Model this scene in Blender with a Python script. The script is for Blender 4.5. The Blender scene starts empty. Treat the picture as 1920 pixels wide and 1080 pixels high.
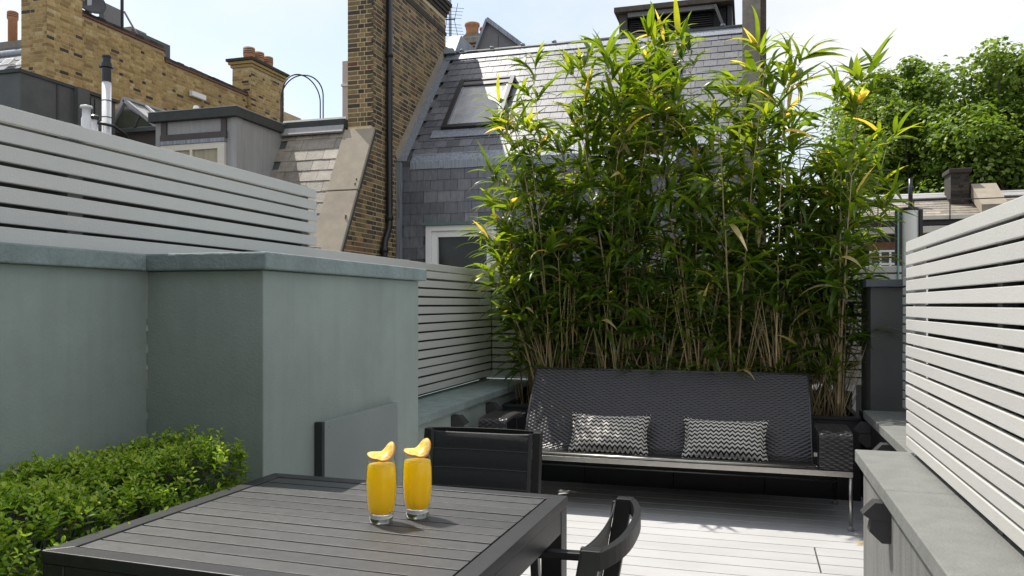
import bpy, math, random
from mathutils import Vector, Matrix
random.seed(7)
R = random.Random(11)
scene = bpy.context.scene
col = scene.collection

# ------------------------------------------------------------------ camera
CAM_H = 1.27                       # metres above the deck
YAW = math.radians(16.56)
FPX = 1493.0                       # focal length in photograph pixels (28 mm)
HOR = 572.0
cam_d = bpy.data.cameras.new('camera')
cam = bpy.data.objects.new('camera', cam_d)
col.objects.link(cam)
cam.location = (0, 0, CAM_H)
cam.rotation_euler = (math.radians(90), 0, YAW)
cam_d.sensor_width = 36.0
cam_d.lens = 28.0
cam_d.shift_y = 32.0 / 1920.0
cam_d.clip_start = 0.05
cam_d.clip_end = 3000
scene.camera = cam

# ------------------------------------------------------------------ sun, sky, exposure
SUN_TO = Vector((-0.52, 0.25, 1.0)).normalized()
sun_el = math.asin(SUN_TO.z)
sun_az = math.atan2(SUN_TO.x, SUN_TO.y)
sl = bpy.data.lights.new('sun', 'SUN')
sl.energy = 4.0
sl.angle = math.radians(0.53)
sl.color = (1.0, 0.95, 0.87)
sun = bpy.data.objects.new('sun', sl)
col.objects.link(sun)
sun.location = (-20, 8, 40)
sun.rotation_euler = (-SUN_TO).to_track_quat('-Z', 'Y').to_euler()

world = bpy.data.worlds.new('World')
scene.world = world
world.use_nodes = True
wn = world.node_tree
wn.nodes.clear()
w_out = wn.nodes.new('ShaderNodeOutputWorld')
w_bg = wn.nodes.new('ShaderNodeBackground')
w_bg.inputs['Strength'].default_value = 0.15
w_sky = wn.nodes.new('ShaderNodeTexSky')
w_sky.sky_type = 'NISHITA'
w_sky.sun_disc = False
w_sky.sun_elevation = sun_el
w_sky.sun_rotation = sun_az
w_sky.air_density = 1.0
w_sky.dust_density = 1.5
w_sky.ozone_density = 1.0
w_tc = wn.nodes.new('ShaderNodeTexCoord')
w_map = wn.nodes.new('ShaderNodeMapping')
w_map.inputs['Scale'].default_value = (1.0, 1.0, 2.2)
w_map.inputs['Location'].default_value = (1.85, 1.05, 0.95)
w_noise = wn.nodes.new('ShaderNodeTexNoise')
w_noise.inputs['Scale'].default_value = 1.55
w_noise.inputs['Detail'].default_value = 7
w_noise.inputs['Roughness'].default_value = 0.52
w_ramp = wn.nodes.new('ShaderNodeValToRGB')
w_ramp.color_ramp.elements[0].position = 0.40
w_ramp.color_ramp.elements[0].color = (0.36, 0.36, 0.36, 1)
w_ramp.color_ramp.elements[1].position = 0.60
w_ramp.color_ramp.elements[1].color = (1, 1, 1, 1)
w_mix = wn.nodes.new('ShaderNodeMixRGB')
w_mix.inputs['Color2'].default_value = (5.0, 5.03, 5.06, 1)      # sunlit cloud, as bright as the hazy sky near it
L = wn.links.new
L(w_tc.outputs['Generated'], w_map.inputs['Vector'])
L(w_map.outputs['Vector'], w_noise.inputs['Vector'])
L(w_noise.outputs['Fac'], w_ramp.inputs['Fac'])
L(w_ramp.outputs['Color'], w_mix.inputs['Fac'])
L(w_sky.outputs['Color'], w_mix.inputs['Color1'])
L(w_mix.outputs['Color'], w_bg.inputs['Color'])
L(w_bg.outputs['Background'], w_out.inputs['Surface'])

vs = scene.view_settings
vs.view_transform = 'Standard'
vs.look = 'None'
vs.gamma = 1.0
vs.use_curve_mapping = False
vs.exposure = 0.45
scene.render.engine = 'CYCLES'
scene.cycles.max_bounces = 8
scene.cycles.transparent_max_bounces = 12

# ------------------------------------------------------------------ helpers
SA, CA = math.sin(YAW), math.cos(YAW)
def ray(px, py):
    u = (px - 960) / FPX
    v = (HOR - py) / FPX
    return Vector((-SA + u * CA, CA + u * SA, v))
def atY(px, py, Y):                # the point of a plane y = Y seen at that place of the photograph
    r = ray(px, py); t = Y / r.y
    return Vector((0, 0, CAM_H)) + r * t
def atX(px, py, X):
    r = ray(px, py); t = X / r.x
    return Vector((0, 0, CAM_H)) + r * t

class MB:
    def __init__(self):
        self.v = []; self.f = []; self.t = []
    def add(self, vs_, fs, tint=0.5):
        o = len(self.v)
        self.v += [tuple(p) for p in vs_]
        self.f += [tuple(i + o for i in f) for f in fs]
        self.t += [tint] * len(vs_)
        return self
    def hexa(self, p, tint=0.5):   # p: bottom ring 0-3 counter-clockwise, top ring 4-7
        return self.add(p, [(3, 2, 1, 0), (4, 5, 6, 7), (0, 1, 5, 4), (1, 2, 6, 5), (2, 3, 7, 6), (3, 0, 4, 7)], tint)
    def box(self, x0, x1, y0, y1, z0, z1, tint=0.5):
        return self.hexa([(x0, y0, z0), (x1, y0, z0), (x1, y1, z0), (x0, y1, z0), (x0, y0, z1), (x1, y0, z1), (x1, y1, z1), (x0, y1, z1)], tint)
    def bar(self, a, b, w, h, up=(0, 0, 1), tint=0.5):
        a = Vector(a); b = Vector(b); d = (b - a).normalized()
        s = d.cross(Vector(up)).normalized(); n = s.cross(d)
        s = s * w / 2; n = n * h / 2
        return self.hexa([a - s - n, a + s - n, b + s - n, b - s - n, a - s + n, a + s + n, b + s + n, b - s + n], tint)
    def tube(self, pts, rad, n=8, tint=0.5, caps=True):
        pts = [Vector(p) for p in pts]
        if not isinstance(rad, (list, tuple)): rad = [rad] * len(pts)
        o = len(self.v); N = len(pts)
        ref = None
        for i, p in enumerate(pts):
            d = (pts[min(i + 1, N - 1)] - pts[max(i - 1, 0)])
            d = d.normalized() if d.length > 1e-9 else Vector((0, 0, 1))
            if ref is None:
                ref = Vector((1, 0, 0)) if abs(d.x) < 0.9 else Vector((0, 1, 0))
            s = (ref - d * ref.dot(d)).normalized(); ref = s
            q = d.cross(s)
            for k in range(n):
                a = 2 * math.pi * k / n
                self.v.append(tuple(p + (s * math.cos(a) + q * math.sin(a)) * rad[i]))
                self.t.append(tint)
        for i in range(N - 1):
            for k in range(n):
                k2 = (k + 1) % n
                self.f.append((o + i * n + k, o + i * n + k2, o + (i + 1) * n + k2, o + (i + 1) * n + k))
        if caps:
            self.f.append(tuple(o + k for k in reversed(range(n))))
            self.f.append(tuple(o + (N - 1) * n + k for k in range(n)))
        return self
    def lathe(self, prof, n=24, c=(0, 0, 0), tint=0.5):
        o = len(self.v); N = len(prof)
        for r, z in prof:
            for k in range(n):
                a = 2 * math.pi * k / n
                self.v.append((c[0] + r * math.cos(a), c[1] + r * math.sin(a), c[2] + z)); self.t.append(tint)
        for i in range(N - 1):
            for k in range(n):
                k2 = (k + 1) % n
                self.f.append((o + i * n + k, o + i * n + k2, o + (i + 1) * n + k2, o + (i + 1) * n + k))
        if prof[0][0] > 1e-6: self.f.append(tuple(o + k for k in reversed(range(n))))
        if prof[-1][0] > 1e-6: self.f.append(tuple(o + (N - 1) * n + k for k in range(n)))
        return self
    def prism(self, poly, axis, a, b, tint=0.5):
        # poly: list of 2-D points; axis 'x': (y,z) extruded over x in a..b ; 'y': (x,z) ; 'z': (x,y)
        def mk(p, w):
            return {'x': (w, p[0], p[1]), 'y': (p[0], w, p[1]), 'z': (p[0], p[1], w)}[axis]
        n = len(poly)
        vs_ = [mk(p, a) for p in poly] + [mk(p, b) for p in poly]
        fs = [tuple(reversed(range(n))), tuple(range(n, 2 * n))] + [(i, (i + 1) % n, n + (i + 1) % n, n + i) for i in range(n)]
        return self.add(vs_, fs, tint)
    def mesh(self, name, mat, smooth=False, fix=True):
        me = bpy.data.meshes.new(name)
        me.from_pydata(self.v, [], self.f)
        at = me.attributes.new('tint', 'FLOAT', 'POINT')
        at.data.foreach_set('value', self.t)
        if mat: me.materials.append(mat)
        if fix:
            import bmesh
            bm = bmesh.new(); bm.from_mesh(me)
            bmesh.ops.recalc_face_normals(bm, faces=bm.faces)
            bm.to_mesh(me); bm.free()
        if smooth:
            me.polygons.foreach_set('use_smooth', [True] * len(me.polygons))
        me.update()
        return me
    def build(self, name, mat, parent=None, smooth=False, bevel=0, fix=True, label=None):
        return link(name, self.mesh(name, mat, smooth, fix), parent, bevel=bevel, label=label)

def link(name, me, parent=None, loc=None, rot=None, scale=None, bevel=0, label=None):
    o = bpy.data.objects.new(name, me)
    col.objects.link(o)
    if parent is not None: o.parent = parent
    if loc is not None: o.location = loc
    if rot is not None: o.rotation_euler = rot
    if scale is not None: o.scale = scale
    if bevel:
        m = o.modifiers.new('edge', 'BEVEL'); m.width = bevel; m.segments = 2; m.limit_method = 'ANGLE'
        m.harden_normals = False
    if label: o['label'] = label
    return o
def thing(name, label, cat, group=None, loc=(0, 0, 0), rz=0):
    o = bpy.data.objects.new(name, None); col.objects.link(o)
    o.location = loc; o.rotation_euler = (0, 0, rz); o.empty_display_size = 0.1
    return tag(o, label, cat, group)
def tag(o, label, cat, group=None):
    o['label'] = label; o['category'] = cat
    if group: o['group'] = group
    return o
def struct(o, label=None):
    o['kind'] = 'structure'
    if label: o['label'] = label
    return o
def stuff(o):
    o['kind'] = 'stuff'; return o
def copy_tree(o, parent=None):
    c = o.copy(); col.objects.link(c); c.parent = parent
    for ch in o.children: copy_tree(ch, c)
    return c

# ------------------------------------------------------------------ materials
def newmat(name):
    m = bpy.data.materials.new(name); m.use_nodes = True
    nt = m.node_tree; nt.nodes.clear()
    out = nt.nodes.new('ShaderNodeOutputMaterial')
    return m, nt, out
def nd(nt, typ, **kw):
    n = nt.nodes.new(typ)
    for k, v in kw.items(): setattr(n, k, v)
    return n
def ramp(nt, fac, stops):
    r = nt.nodes.new('ShaderNodeValToRGB')
    e = r.color_ramp.elements
    while len(e) < len(stops): e.new(0.5)
    for i, (p, c) in enumerate(stops):
        e[i].position = p; e[i].color = (c[0], c[1], c[2], 1)
    nt.links.new(fac, r.inputs['Fac'])
    return r.outputs['Color']
def noise(nt, vec, scale, detail=4, rough=0.55, dist=0):
    n = nt.nodes.new('ShaderNodeTexNoise')
    n.inputs['Scale'].default_value = scale; n.inputs['Detail'].default_value = detail
    n.inputs['Roughness'].default_value = rough; n.inputs['Distortion'].default_value = dist
    nt.links.new(vec, n.inputs['Vector'])
    return n.outputs['Fac']
def mixc(nt, mode, fac, a, b):
    m = nt.nodes.new('ShaderNodeMixRGB'); m.blend_type = mode
    for s, x in (('Fac', fac), ('Color1', a), ('Color2', b)):
        if isinstance(x, (int, float)): m.inputs[s].default_value = x
        elif isinstance(x, (tuple, list)): m.inputs[s].default_value = (x[0], x[1], x[2], 1)
        else: nt.links.new(x, m.inputs[s])
    return m.outputs['Color']
def S(c, k): return tuple(min(1, x * k) for x in c)

def surf(name, c, rough=0.6, var=0.12, ns=6.0, bump=0.0, bs=80.0, metal=0.0, spec=0.5, stops=None, stain=0.0, stain_c=None, stretch=None, rvar=0.0, coat=0.0, drip=0.0, piece=0.0, bdist=0.01):
    """painted, stone, metal or cloth surface: world-placed noise for colour, wear and fine relief; 'tint' sets each piece apart."""
    m, nt, out = newmat(name)
    lk = nt.links.new
    p = nd(nt, 'ShaderNodeBsdfPrincipled')
    geo = nd(nt, 'ShaderNodeNewGeometry')
    vec = geo.outputs['Position']
    if stretch:
        mp = nd(nt, 'ShaderNodeMapping'); mp.inputs['Scale'].default_value = stretch
        lk(vec, mp.inputs['Vector']); vec = mp.outputs['Vector']
    nf = noise(nt, vec, ns, 6, 0.6)
    shade = ramp(nt, nf, [(0.25, (1 - var,) * 3), (0.75, (1 + var,) * 3)])
    if stops:
        a = nd(nt, 'ShaderNodeAttribute', attribute_name='tint')
        base = ramp(nt, a.outputs['Fac'], stops)
    else:
        base = mixc(nt, 'MIX', 0.0, c, c)
    colr = mixc(nt, 'MULTIPLY', 1.0, base, shade)
    if stain:
        sf = noise(nt, geo.outputs['Position'], 1.7, 8, 0.65, 0.4)
        sfac = ramp(nt, sf, [(0.45, (0, 0, 0)), (0.72, (stain,) * 3)])
        colr = mixc(nt, 'MIX', sfac, colr, stain_c or S(c, 0.6))
    if drip:                       # thin vertical rain streaks and weathering
        dm = nd(nt, 'ShaderNodeMapping'); dm.inputs['Scale'].default_value = (7, 7, 0.45)
        lk(geo.outputs['Position'], dm.inputs['Vector'])
        df = ramp(nt, noise(nt, dm.outputs['Vector'], 2.2, 7, 0.62, 0.25), [(0.36, (1 - drip,) * 3), (0.56, (1.0,) * 3), (0.78, (1 + drip * 0.5,) * 3)])
        colr = mixc(nt, 'MULTIPLY', 1.0, colr, df)
    if piece:                      # each board weathered a little differently
        oi = nd(nt, 'ShaderNodeObjectInfo')
        colr = mixc(nt, 'MULTIPLY', 1.0, colr, ramp(nt, oi.outputs['Random'], [(0, (1 - piece, 1 - piece, 1 - piece)), (1, (1 + piece, 1 + piece, 1 + piece * 0.8))]))
    lk(colr, p.inputs['Base Color'])
    p.inputs['Metallic'].default_value = metal
    p.inputs['Specular IOR Level'].default_value = spec
    if coat: p.inputs['Coat Weight'].default_value = coat
    if rvar:
        rr = ramp(nt, noise(nt, geo.outputs['Position'], ns * 2.3, 5, 0.6), [(0.3, (rough - rvar,) * 3), (0.7, (rough + rvar,) * 3)])
        lk(rr, p.inputs['Roughness'])
    else:
        p.inputs['Roughness'].default_value = rough
    if bump:
        b = nd(nt, 'ShaderNodeBump'); b.inputs['Strength'].default_value = bump; b.inputs['Distance'].default_value = bdist
        lk(noise(nt, geo.outputs['Position'], bs, 5, 0.6), b.inputs['Height'])
        lk(b.outputs['Normal'], p.inputs['Normal'])
    lk(p.outputs['BSDF'], out.inputs['Surface'])
    return m

def leafmat(name, stops, trans=0.4, rough=0.42, tcol=(1.5, 1.5, 0.6)):
    m, nt, out = newmat(name); lk = nt.links.new
    a = nd(nt, 'ShaderNodeAttribute', attribute_name='tint')
    base = ramp(nt, a.outputs['Fac'], stops)
    geo = nd(nt, 'ShaderNodeNewGeometry')
    base = mixc(nt, 'MULTIPLY', 1.0, base, ramp(nt, noise(nt, geo.outputs['Position'], 9, 3), [(0.3, (0.8,) * 3), (0.7, (1.2,) * 3)]))
    p = nd(nt, 'ShaderNodeBsdfPrincipled'); p.inputs['Roughness'].default_value = rough
    p.inputs['Specular IOR Level'].default_value = 0.45
    lk(base, p.inputs['Base Color'])
    t = nd(nt, 'ShaderNodeBsdfTranslucent')
    lk(mixc(nt, 'MULTIPLY', 1.0, base, tcol), t.inputs['Color'])
    mx = nd(nt, 'ShaderNodeMixShader'); mx.inputs[0].default_value = trans
    lk(p.outputs['BSDF'], mx.inputs[1]); lk(t.outputs['BSDF'], mx.inputs[2])
    lk(mx.outputs['Shader'], out.inputs['Surface'])
    return m

def thin_glass(name, tint=(0.985, 0.99, 0.985), ior=1.5, rough=0.02):
    m, nt, out = newmat(name); lk = nt.links.new
    tr = nd(nt, 'ShaderNodeBsdfTransparent'); tr.inputs['Color'].default_value = (*tint, 1)
    gl = nd(nt, 'ShaderNodeBsdfGlossy'); gl.inputs['Roughness'].default_value = rough
    lw = nd(nt, 'ShaderNodeLayerWeight'); lw.inputs['Blend'].default_value = 0.5
    pw = nd(nt, 'ShaderNodeMath', operation='POWER'); pw.inputs[1].default_value = 4.0
    lk(lw.outputs['Facing'], pw.inputs[0])
    fr = nd(nt, 'ShaderNodeMath', operation='MULTIPLY_ADD'); fr.inputs[1].default_value = 0.6; fr.inputs[2].default_value = 0.04
    lk(pw.outputs[0], fr.inputs[0])
    mx = nd(nt, 'ShaderNodeMixShader')
    lk(fr.outputs[0], mx.inputs[0]); lk(tr.outputs['BSDF'], mx.inputs[1]); lk(gl.outputs['BSDF'], mx.inputs[2])
    lk(mx.outputs['Shader'], out.inputs['Surface'])
    return m

M = {}
M['render'] = surf('painted_render', (0.298, 0.352, 0.325), 0.75, 0.13, 1.6, 0.35, 140, stain=0.45, stain_c=(0.195, 0.236, 0.214), bdist=0.006, drip=0.05)
M['coping'] = surf('painted_coping', (0.245, 0.305, 0.30), 0.7, 0.16, 9, 0.7, 55, drip=0.12, stain=0.45, stain_c=(0.15, 0.175, 0.17))
M['coping_grey'] = surf('grey_stone_coping', (0.195, 0.20, 0.19), 0.75, 0.14, 12, 0.55, 90, stain=0.5, stain_c=(0.145, 0.148, 0.14))
M['render_grey'] = surf('grey_render', (0.19, 0.19, 0.18), 0.75, 0.14, 3, 0.4, 110, drip=0.25, stain=0.5, stain_c=(0.14, 0.145, 0.14), stretch=(1, 1, 0.35))
M['fence'] = surf('grey_painted_timber', (0.58, 0.576, 0.552), 0.5, 0.05, 6, 0.20, 160, stretch=(1, 0.15, 1), piece=0.04, drip=0.02, stain=0.2, stain_c=(0.51, 0.51, 0.485))
M['fence_post'] = surf('dark_timber_post', (0.16, 0.165, 0.16), 0.7, 0.1, 5)
M['deck'] = surf('painted_deck_board', (0.51, 0.51, 0.515), 0.5, 0.07, 9, 0.3, 150, stretch=(0.2, 1, 1), piece=0.05, stain=0.3, stain_c=(0.39, 0.39, 0.385))
M['dark'] = surf('dark_painted_timber', (0.016, 0.017, 0.02), 0.5, 0.15, 6)
M['board_edge'] = surf('anthracite_edge', (0.03, 0.033, 0.036), 0.5, 0.1, 6)
M['panel'] = surf('grey_painted_panel', (0.245, 0.28, 0.275), 0.5, 0.05, 4, 0.1, 60)
M['table'] = surf('charcoal_powder_coat', (0.125, 0.125, 0.128), 0.44, 0.12, 30, 0.6, 420, rvar=0.03, metal=0.8, piece=0.10, bdist=0.002)
M['table_frame'] = surf('charcoal_frame', (0.075, 0.075, 0.08), 0.42, 0.12, 30, 0.35, 420, metal=0.7, bdist=0.002)
M['black_metal'] = surf('black_metal', (0.012, 0.012, 0.013), 0.4, 0.2, 12)
M['sling'] = surf('black_mesh_sling', (0.014, 0.0145, 0.016), 0.55, 0.4, 160, 0.7, 600, stretch=(0.3, 0.3, 1), bdist=0.003)
M['seam'] = surf('grey_stitched_seam', (0.045, 0.045, 0.047), 0.5, 0.7, 300)
M['wicker'] = surf('dark_wicker', (0.042, 0.039, 0.042), 0.34, 0.35, 50, spec=0.6)
M['wicker_brown'] = surf('brown_wicker', (0.075, 0.045, 0.035), 0.34, 0.4, 60, spec=0.6)
M['steel'] = surf('brushed_steel', (0.50, 0.485, 0.45), 0.34, 0.08, 40, metal=1.0)
M['foot'] = surf('grey_plastic_foot', (0.3, 0.3, 0.3), 0.5)
M['gravel'] = surf('dark_gravel', (0.06, 0.06, 0.062), 0.85, 0.4, 30, 0.5, 60, stops=[(0, (0.03, 0.03, 0.032)), (1, (0.11, 0.105, 0.1))])
M['soil'] = surf('soil', (0.02, 0.016, 0.012), 0.95, 0.3, 20, 0.6, 60)
M['lamp'] = surf('anthracite_wall_light', (0.045, 0.043, 0.046), 0.5, 0.1, 20)
STOCK = [(0, (0.035, 0.03, 0.025)), (0.08, (0.05, 0.04, 0.03)), (0.12, (0.25, 0.155, 0.055)), (0.45, (0.40, 0.27, 0.10)), (0.75, (0.50, 0.36, 0.15)), (1, (0.55, 0.43, 0.26))]
M['stock_brick'] = surf('yellow_stock_brick', (0.3, 0.2, 0.1), 0.85, 0.25, 14, 0.6, 50, stops=STOCK, stain=0.38, stain_c=(0.17, 0.12, 0.055))
M['stock_mortar'] = surf('yellow_mortar', (0.50, 0.40, 0.235), 0.9, 0.2, 12, stain=0.3, stain_c=(0.16, 0.12, 0.07))
CHIM = [(0, (0.05, 0.038, 0.026)), (0.3, (0.10, 0.072, 0.04)), (0.55, (0.16, 0.115, 0.058)), (0.8, (0.25, 0.175, 0.08)), (0.93, (0.30, 0.20, 0.09)), (1, (0.15, 0.06, 0.04))]
M['chim_brick'] = surf('brown_stock_brick', (0.2, 0.13, 0.07), 0.85, 0.3, 14, 0.6, 50, stops=CHIM)
M['chim_mortar'] = surf('buff_mortar', (0.62, 0.50, 0.31), 0.9, 0.15, 12)
M['soot_brick'] = surf('sooty_brick', (0.04, 0.034, 0.028), 0.9, 0.3, 14, 0.6, 50, stops=[(0, (0.02, 0.018, 0.016)), (1, (0.075, 0.06, 0.045))])
M['red_brick'] = surf('red_brick', (0.2, 0.08, 0.05), 0.85, 0.3, 14, 0.6, 50, stops=[(0, (0.10, 0.04, 0.028)), (1, (0.26, 0.11, 0.06))])
M['slate'] = surf('blue_grey_slate', (0.09, 0.095, 0.105), 0.50, 0.42, 9, 0.22, 40, spec=1.0, rvar=0.05, stops=[(0, (0.055, 0.057, 0.066)), (0.5, (0.105, 0.11, 0.125)), (1, (0.18, 0.18, 0.195))], stretch=(2.5, 2.5, 0.6))
M['slate_brown'] = surf('weathered_stone_slate', (0.2, 0.18, 0.15), 0.6, 0.3, 9, 0.4, 40, spec=0.8, stops=[(0, (0.15, 0.135, 0.11)), (1, (0.36, 0.315, 0.25))])
M['lead'] = surf('lead_flashing', (0.26, 0.285, 0.32), 0.5, 0.55, 5, 0.3, 30, metal=0.2, stretch=(9, 9, 0.5))
M['lead_dark'] = surf('dark_lead_sheet', (0.075, 0.08, 0.08), 0.55, 0.25, 3, 0.3, 20, stain=0.4, stain_c=(0.045, 0.048, 0.048))
M['lead_pale'] = surf('pale_lead_cheek', (0.33, 0.325, 0.32), 0.6, 0.14, 5, 0.2, 20, stretch=(4, 4, 0.4), stain=0.3, stain_c=(0.22, 0.215, 0.21))
M['felt'] = surf('dark_roof_felt', (0.05, 0.055, 0.052), 0.85, 0.25, 10, 0.4, 60)
M['concrete'] = surf('beige_concrete_slab', (0.33, 0.285, 0.22), 0.85, 0.14, 5, 0.5, 60, stain=0.4, stain_c=(0.22, 0.19, 0.15))
M['stone'] = surf('weathered_stone', (0.26, 0.235, 0.195), 0.9, 0.3, 8, 0.7, 60, stain=0.6, stain_c=(0.11, 0.10, 0.085))
M['stone_dark'] = surf('dark_stone', (0.10, 0.085, 0.065), 0.9, 0.3, 8, 0.7, 60)
M['pot'] = surf('terracotta', (0.42, 0.20, 0.10), 0.8, 0.2, 8, 0.3, 40, stain=0.3, stain_c=(0.25, 0.15, 0.09))
M['white'] = surf('white_paint', (0.78, 0.78, 0.76), 0.45, 0.04, 5)
M['cream'] = surf('cream_paint', (0.66, 0.62, 0.52), 0.5, 0.06, 5)
M['pipe_white'] = surf('white_plastic_pipe', (0.72, 0.72, 0.73), 0.4, 0.06, 9)
M['pipe_black'] = surf('black_cast_iron', (0.012, 0.012, 0.014), 0.32, 0.2, 9)
M['pane'] = surf('dark_window_pane', (0.03, 0.034, 0.034), 0.12, 0.5, 1.4, spec=0.3)
M['pane_warm'] = surf('curtained_pane', (0.34, 0.30, 0.20), 0.25, 0.3, 3.0, spec=0.6, stretch=(6, 6, 0.3))
M['skylight'] = surf('dusty_skylight_pane', (0.34, 0.345, 0.35), 0.28, 0.25, 4.0, spec=0.9, rvar=0.1)
M['frame_dark'] = surf('dark_metal_frame', (0.022, 0.020, 0.020), 0.4, 0.2, 9)
M['louvre'] = surf('grey_louvre', (0.16, 0.155, 0.155), 0.5, 0.1, 9)
M['wire'] = surf('black_wire', (0.012, 0.012, 0.014), 0.5)
M['galv'] = surf('galvanised_steel', (0.35, 0.36, 0.38), 0.4, 0.12, 12, metal=0.6)
M['gable'] = surf('grey_zinc_gable', (0.17, 0.165, 0.175), 0.55, 0.1, 6)
M['brownwood'] = surf('brown_timber', (0.075, 0.065, 0.06), 0.7, 0.15, 6)
M['blackwall'] = surf('black_painted_wall', (0.018, 0.019, 0.022), 0.6, 0.15, 6)
M['ground'] = surf('street_ground', (0.10, 0.10, 0.095), 0.9, 0.3, 0.5)
M['unseen_wall'] = surf('rendered_house_wall', (0.22, 0.19, 0.14), 0.9, 0.15, 2)
M['bark'] = surf('bark', (0.09, 0.075, 0.05), 0.9, 0.35, 8, 0.8, 20)
M['culm'] = surf('bamboo_culm', (0.33, 0.25, 0.12), 0.5, 0.25, 18, stops=[(0, (0.12, 0.15, 0.045)), (0.35, (0.27, 0.22, 0.09)), (0.7, (0.40, 0.30, 0.15)), (1, (0.52, 0.41, 0.24))])
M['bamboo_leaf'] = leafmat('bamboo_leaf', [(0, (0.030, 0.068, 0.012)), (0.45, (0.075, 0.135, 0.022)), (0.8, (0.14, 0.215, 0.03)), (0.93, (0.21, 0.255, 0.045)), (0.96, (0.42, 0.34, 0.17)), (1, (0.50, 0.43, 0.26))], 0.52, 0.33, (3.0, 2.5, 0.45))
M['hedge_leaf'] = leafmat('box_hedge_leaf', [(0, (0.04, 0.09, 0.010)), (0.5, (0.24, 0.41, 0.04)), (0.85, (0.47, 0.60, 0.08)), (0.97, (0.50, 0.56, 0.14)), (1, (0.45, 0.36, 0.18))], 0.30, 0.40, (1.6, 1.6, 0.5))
M['tree_leaf'] = leafmat('plane_tree_leaf', [(0, (0.07, 0.125, 0.015)), (0.5, (0.165, 0.255, 0.033)), (1, (0.33, 0.39, 0.10))], 0.35, 0.45, (1.6, 1.6, 0.6))
M['glass'] = thin_glass('clear_glass')
M['flue_glass'] = thin_glass('dark_glass_panel', (0.25, 0.32, 0.32))

m, nt, out = newmat('orange_juice')
p = nd(nt, 'ShaderNodeBsdfPrincipled')
p.inputs['Base Color'].default_value = (1.0, 0.60, 0.001, 1)
p.inputs['Roughness'].default_value = 0.35
p.inputs['Subsurface Weight'].default_value = 1.0
p.inputs['Subsurface Radius'].default_value = (1.0, 0.62, 0.03)
p.inputs['Subsurface Scale'].default_value = 0.30
p.subsurface_method = 'BURLEY'
nt.links.new(p.outputs['BSDF'], out.inputs['Surface']); M['juice'] = m
m, nt, out = newmat('orange_peel')
p = nd(nt, 'ShaderNodeBsdfPrincipled')
a = nd(nt, 'ShaderNodeAttribute', attribute_name='tint')
nt.links.new(ramp(nt, a.outputs['Fac'], [(0, (1.0, 0.62, 0.10)), (0.6, (0.95, 0.50, 0.03)), (0.72, (0.95, 0.78, 0.42)), (0.9, (0.95, 0.40, 0.01)), (1, (0.9, 0.33, 0.005))]), p.inputs['Base Color'])
p.inputs['Roughness'].default_value = 0.4; p.inputs['Subsurface Weight'].default_value = 0.4
p.inputs['Subsurface Radius'].default_value = (1, 0.5, 0.1); p.inputs['Subsurface Scale'].default_value = 0.006
nt.links.new(p.outputs['BSDF'], out.inputs['Surface']); M['orange'] = m
m, nt, out = newmat('glass_base')
p = nd(nt, 'ShaderNodeBsdfPrincipled')
p.inputs['Base Color'].default_value = (1, 1, 1, 1); p.inputs['Roughness'].default_value = 0.02
p.inputs['Transmission Weight'].default_value = 1.0; p.inputs['IOR'].default_value = 1.48
nt.links.new(p.outputs['BSDF'], out.inputs['Surface']); M['glass_solid'] = m

# black and white zigzag cloth (a flat print, laid out in the cushion's own coordinates)
m, nt, out = newmat('zigzag_cloth'); lk = nt.links.new
p = nd(nt, 'ShaderNodeBsdfPrincipled'); p.inputs['Roughness'].default_value = 0.85
tc = nd(nt, 'ShaderNodeTexCoord'); sx = nd(nt, 'ShaderNodeSeparateXYZ'); lk(tc.outputs['Object'], sx.inputs[0])
def mth(op, a, b=None):
    n = nd(nt, 'ShaderNodeMath', operation=op)
    for i, x in enumerate((a, b)):
        if x is None: continue
        if isinstance(x, (int, float)): n.inputs[i].default_value = x
        else: lk(x, n.inputs[i])
    return n.outputs[0]
tri = mth('PINGPONG', mth('ADD', sx.outputs['X'], 5.0), 0.0165)
zz = mth('ADD', mth('ADD', sx.outputs['Z'], 5.0), mth('MULTIPLY', tri, 0.95))
frac = mth('FRACT', mth('DIVIDE', zz, 0.0275))
stripe = mth('GREATER_THAN', frac, 0.48)
geo = nd(nt, 'ShaderNodeNewGeometry')
weave_n = ramp(nt, noise(nt, geo.outputs['Position'], 420, 2), [(0.3, (0.82,) * 3), (0.7, (1.1,) * 3)])
lk(mixc(nt, 'MULTIPLY', 1.0, mixc(nt, 'MIX', stripe, (0.012, 0.012, 0.013), (0.66, 0.63, 0.58)), weave_n), p.inputs['Base Color'])
b = nd(nt, 'ShaderNodeBump'); b.inputs['Strength'].default_value = 0.5; b.inputs['Distance'].default_value = 0.003
lk(noise(nt, geo.outputs['Position'], 300, 3), b.inputs['Height']); lk(b.outputs['Normal'], p.inputs['Normal'])
lk(p.outputs['BSDF'], out.inputs['Surface']); M['zigzag'] = m


# ------------------------------------------------------------------ ground, terrace and deck
GZ = -6.5
g = MB(); g.add([(-400, -400, GZ), (400, -400, GZ), (400, 400, GZ), (-400, 400, GZ)], [(0, 1, 2, 3)])
struct(g.build('ground', M['ground']))
struct(MB().box(-2.3, 1.1, -1.5, 6.45, GZ, -0.06).build('terrace', M['unseen_wall']))

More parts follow.
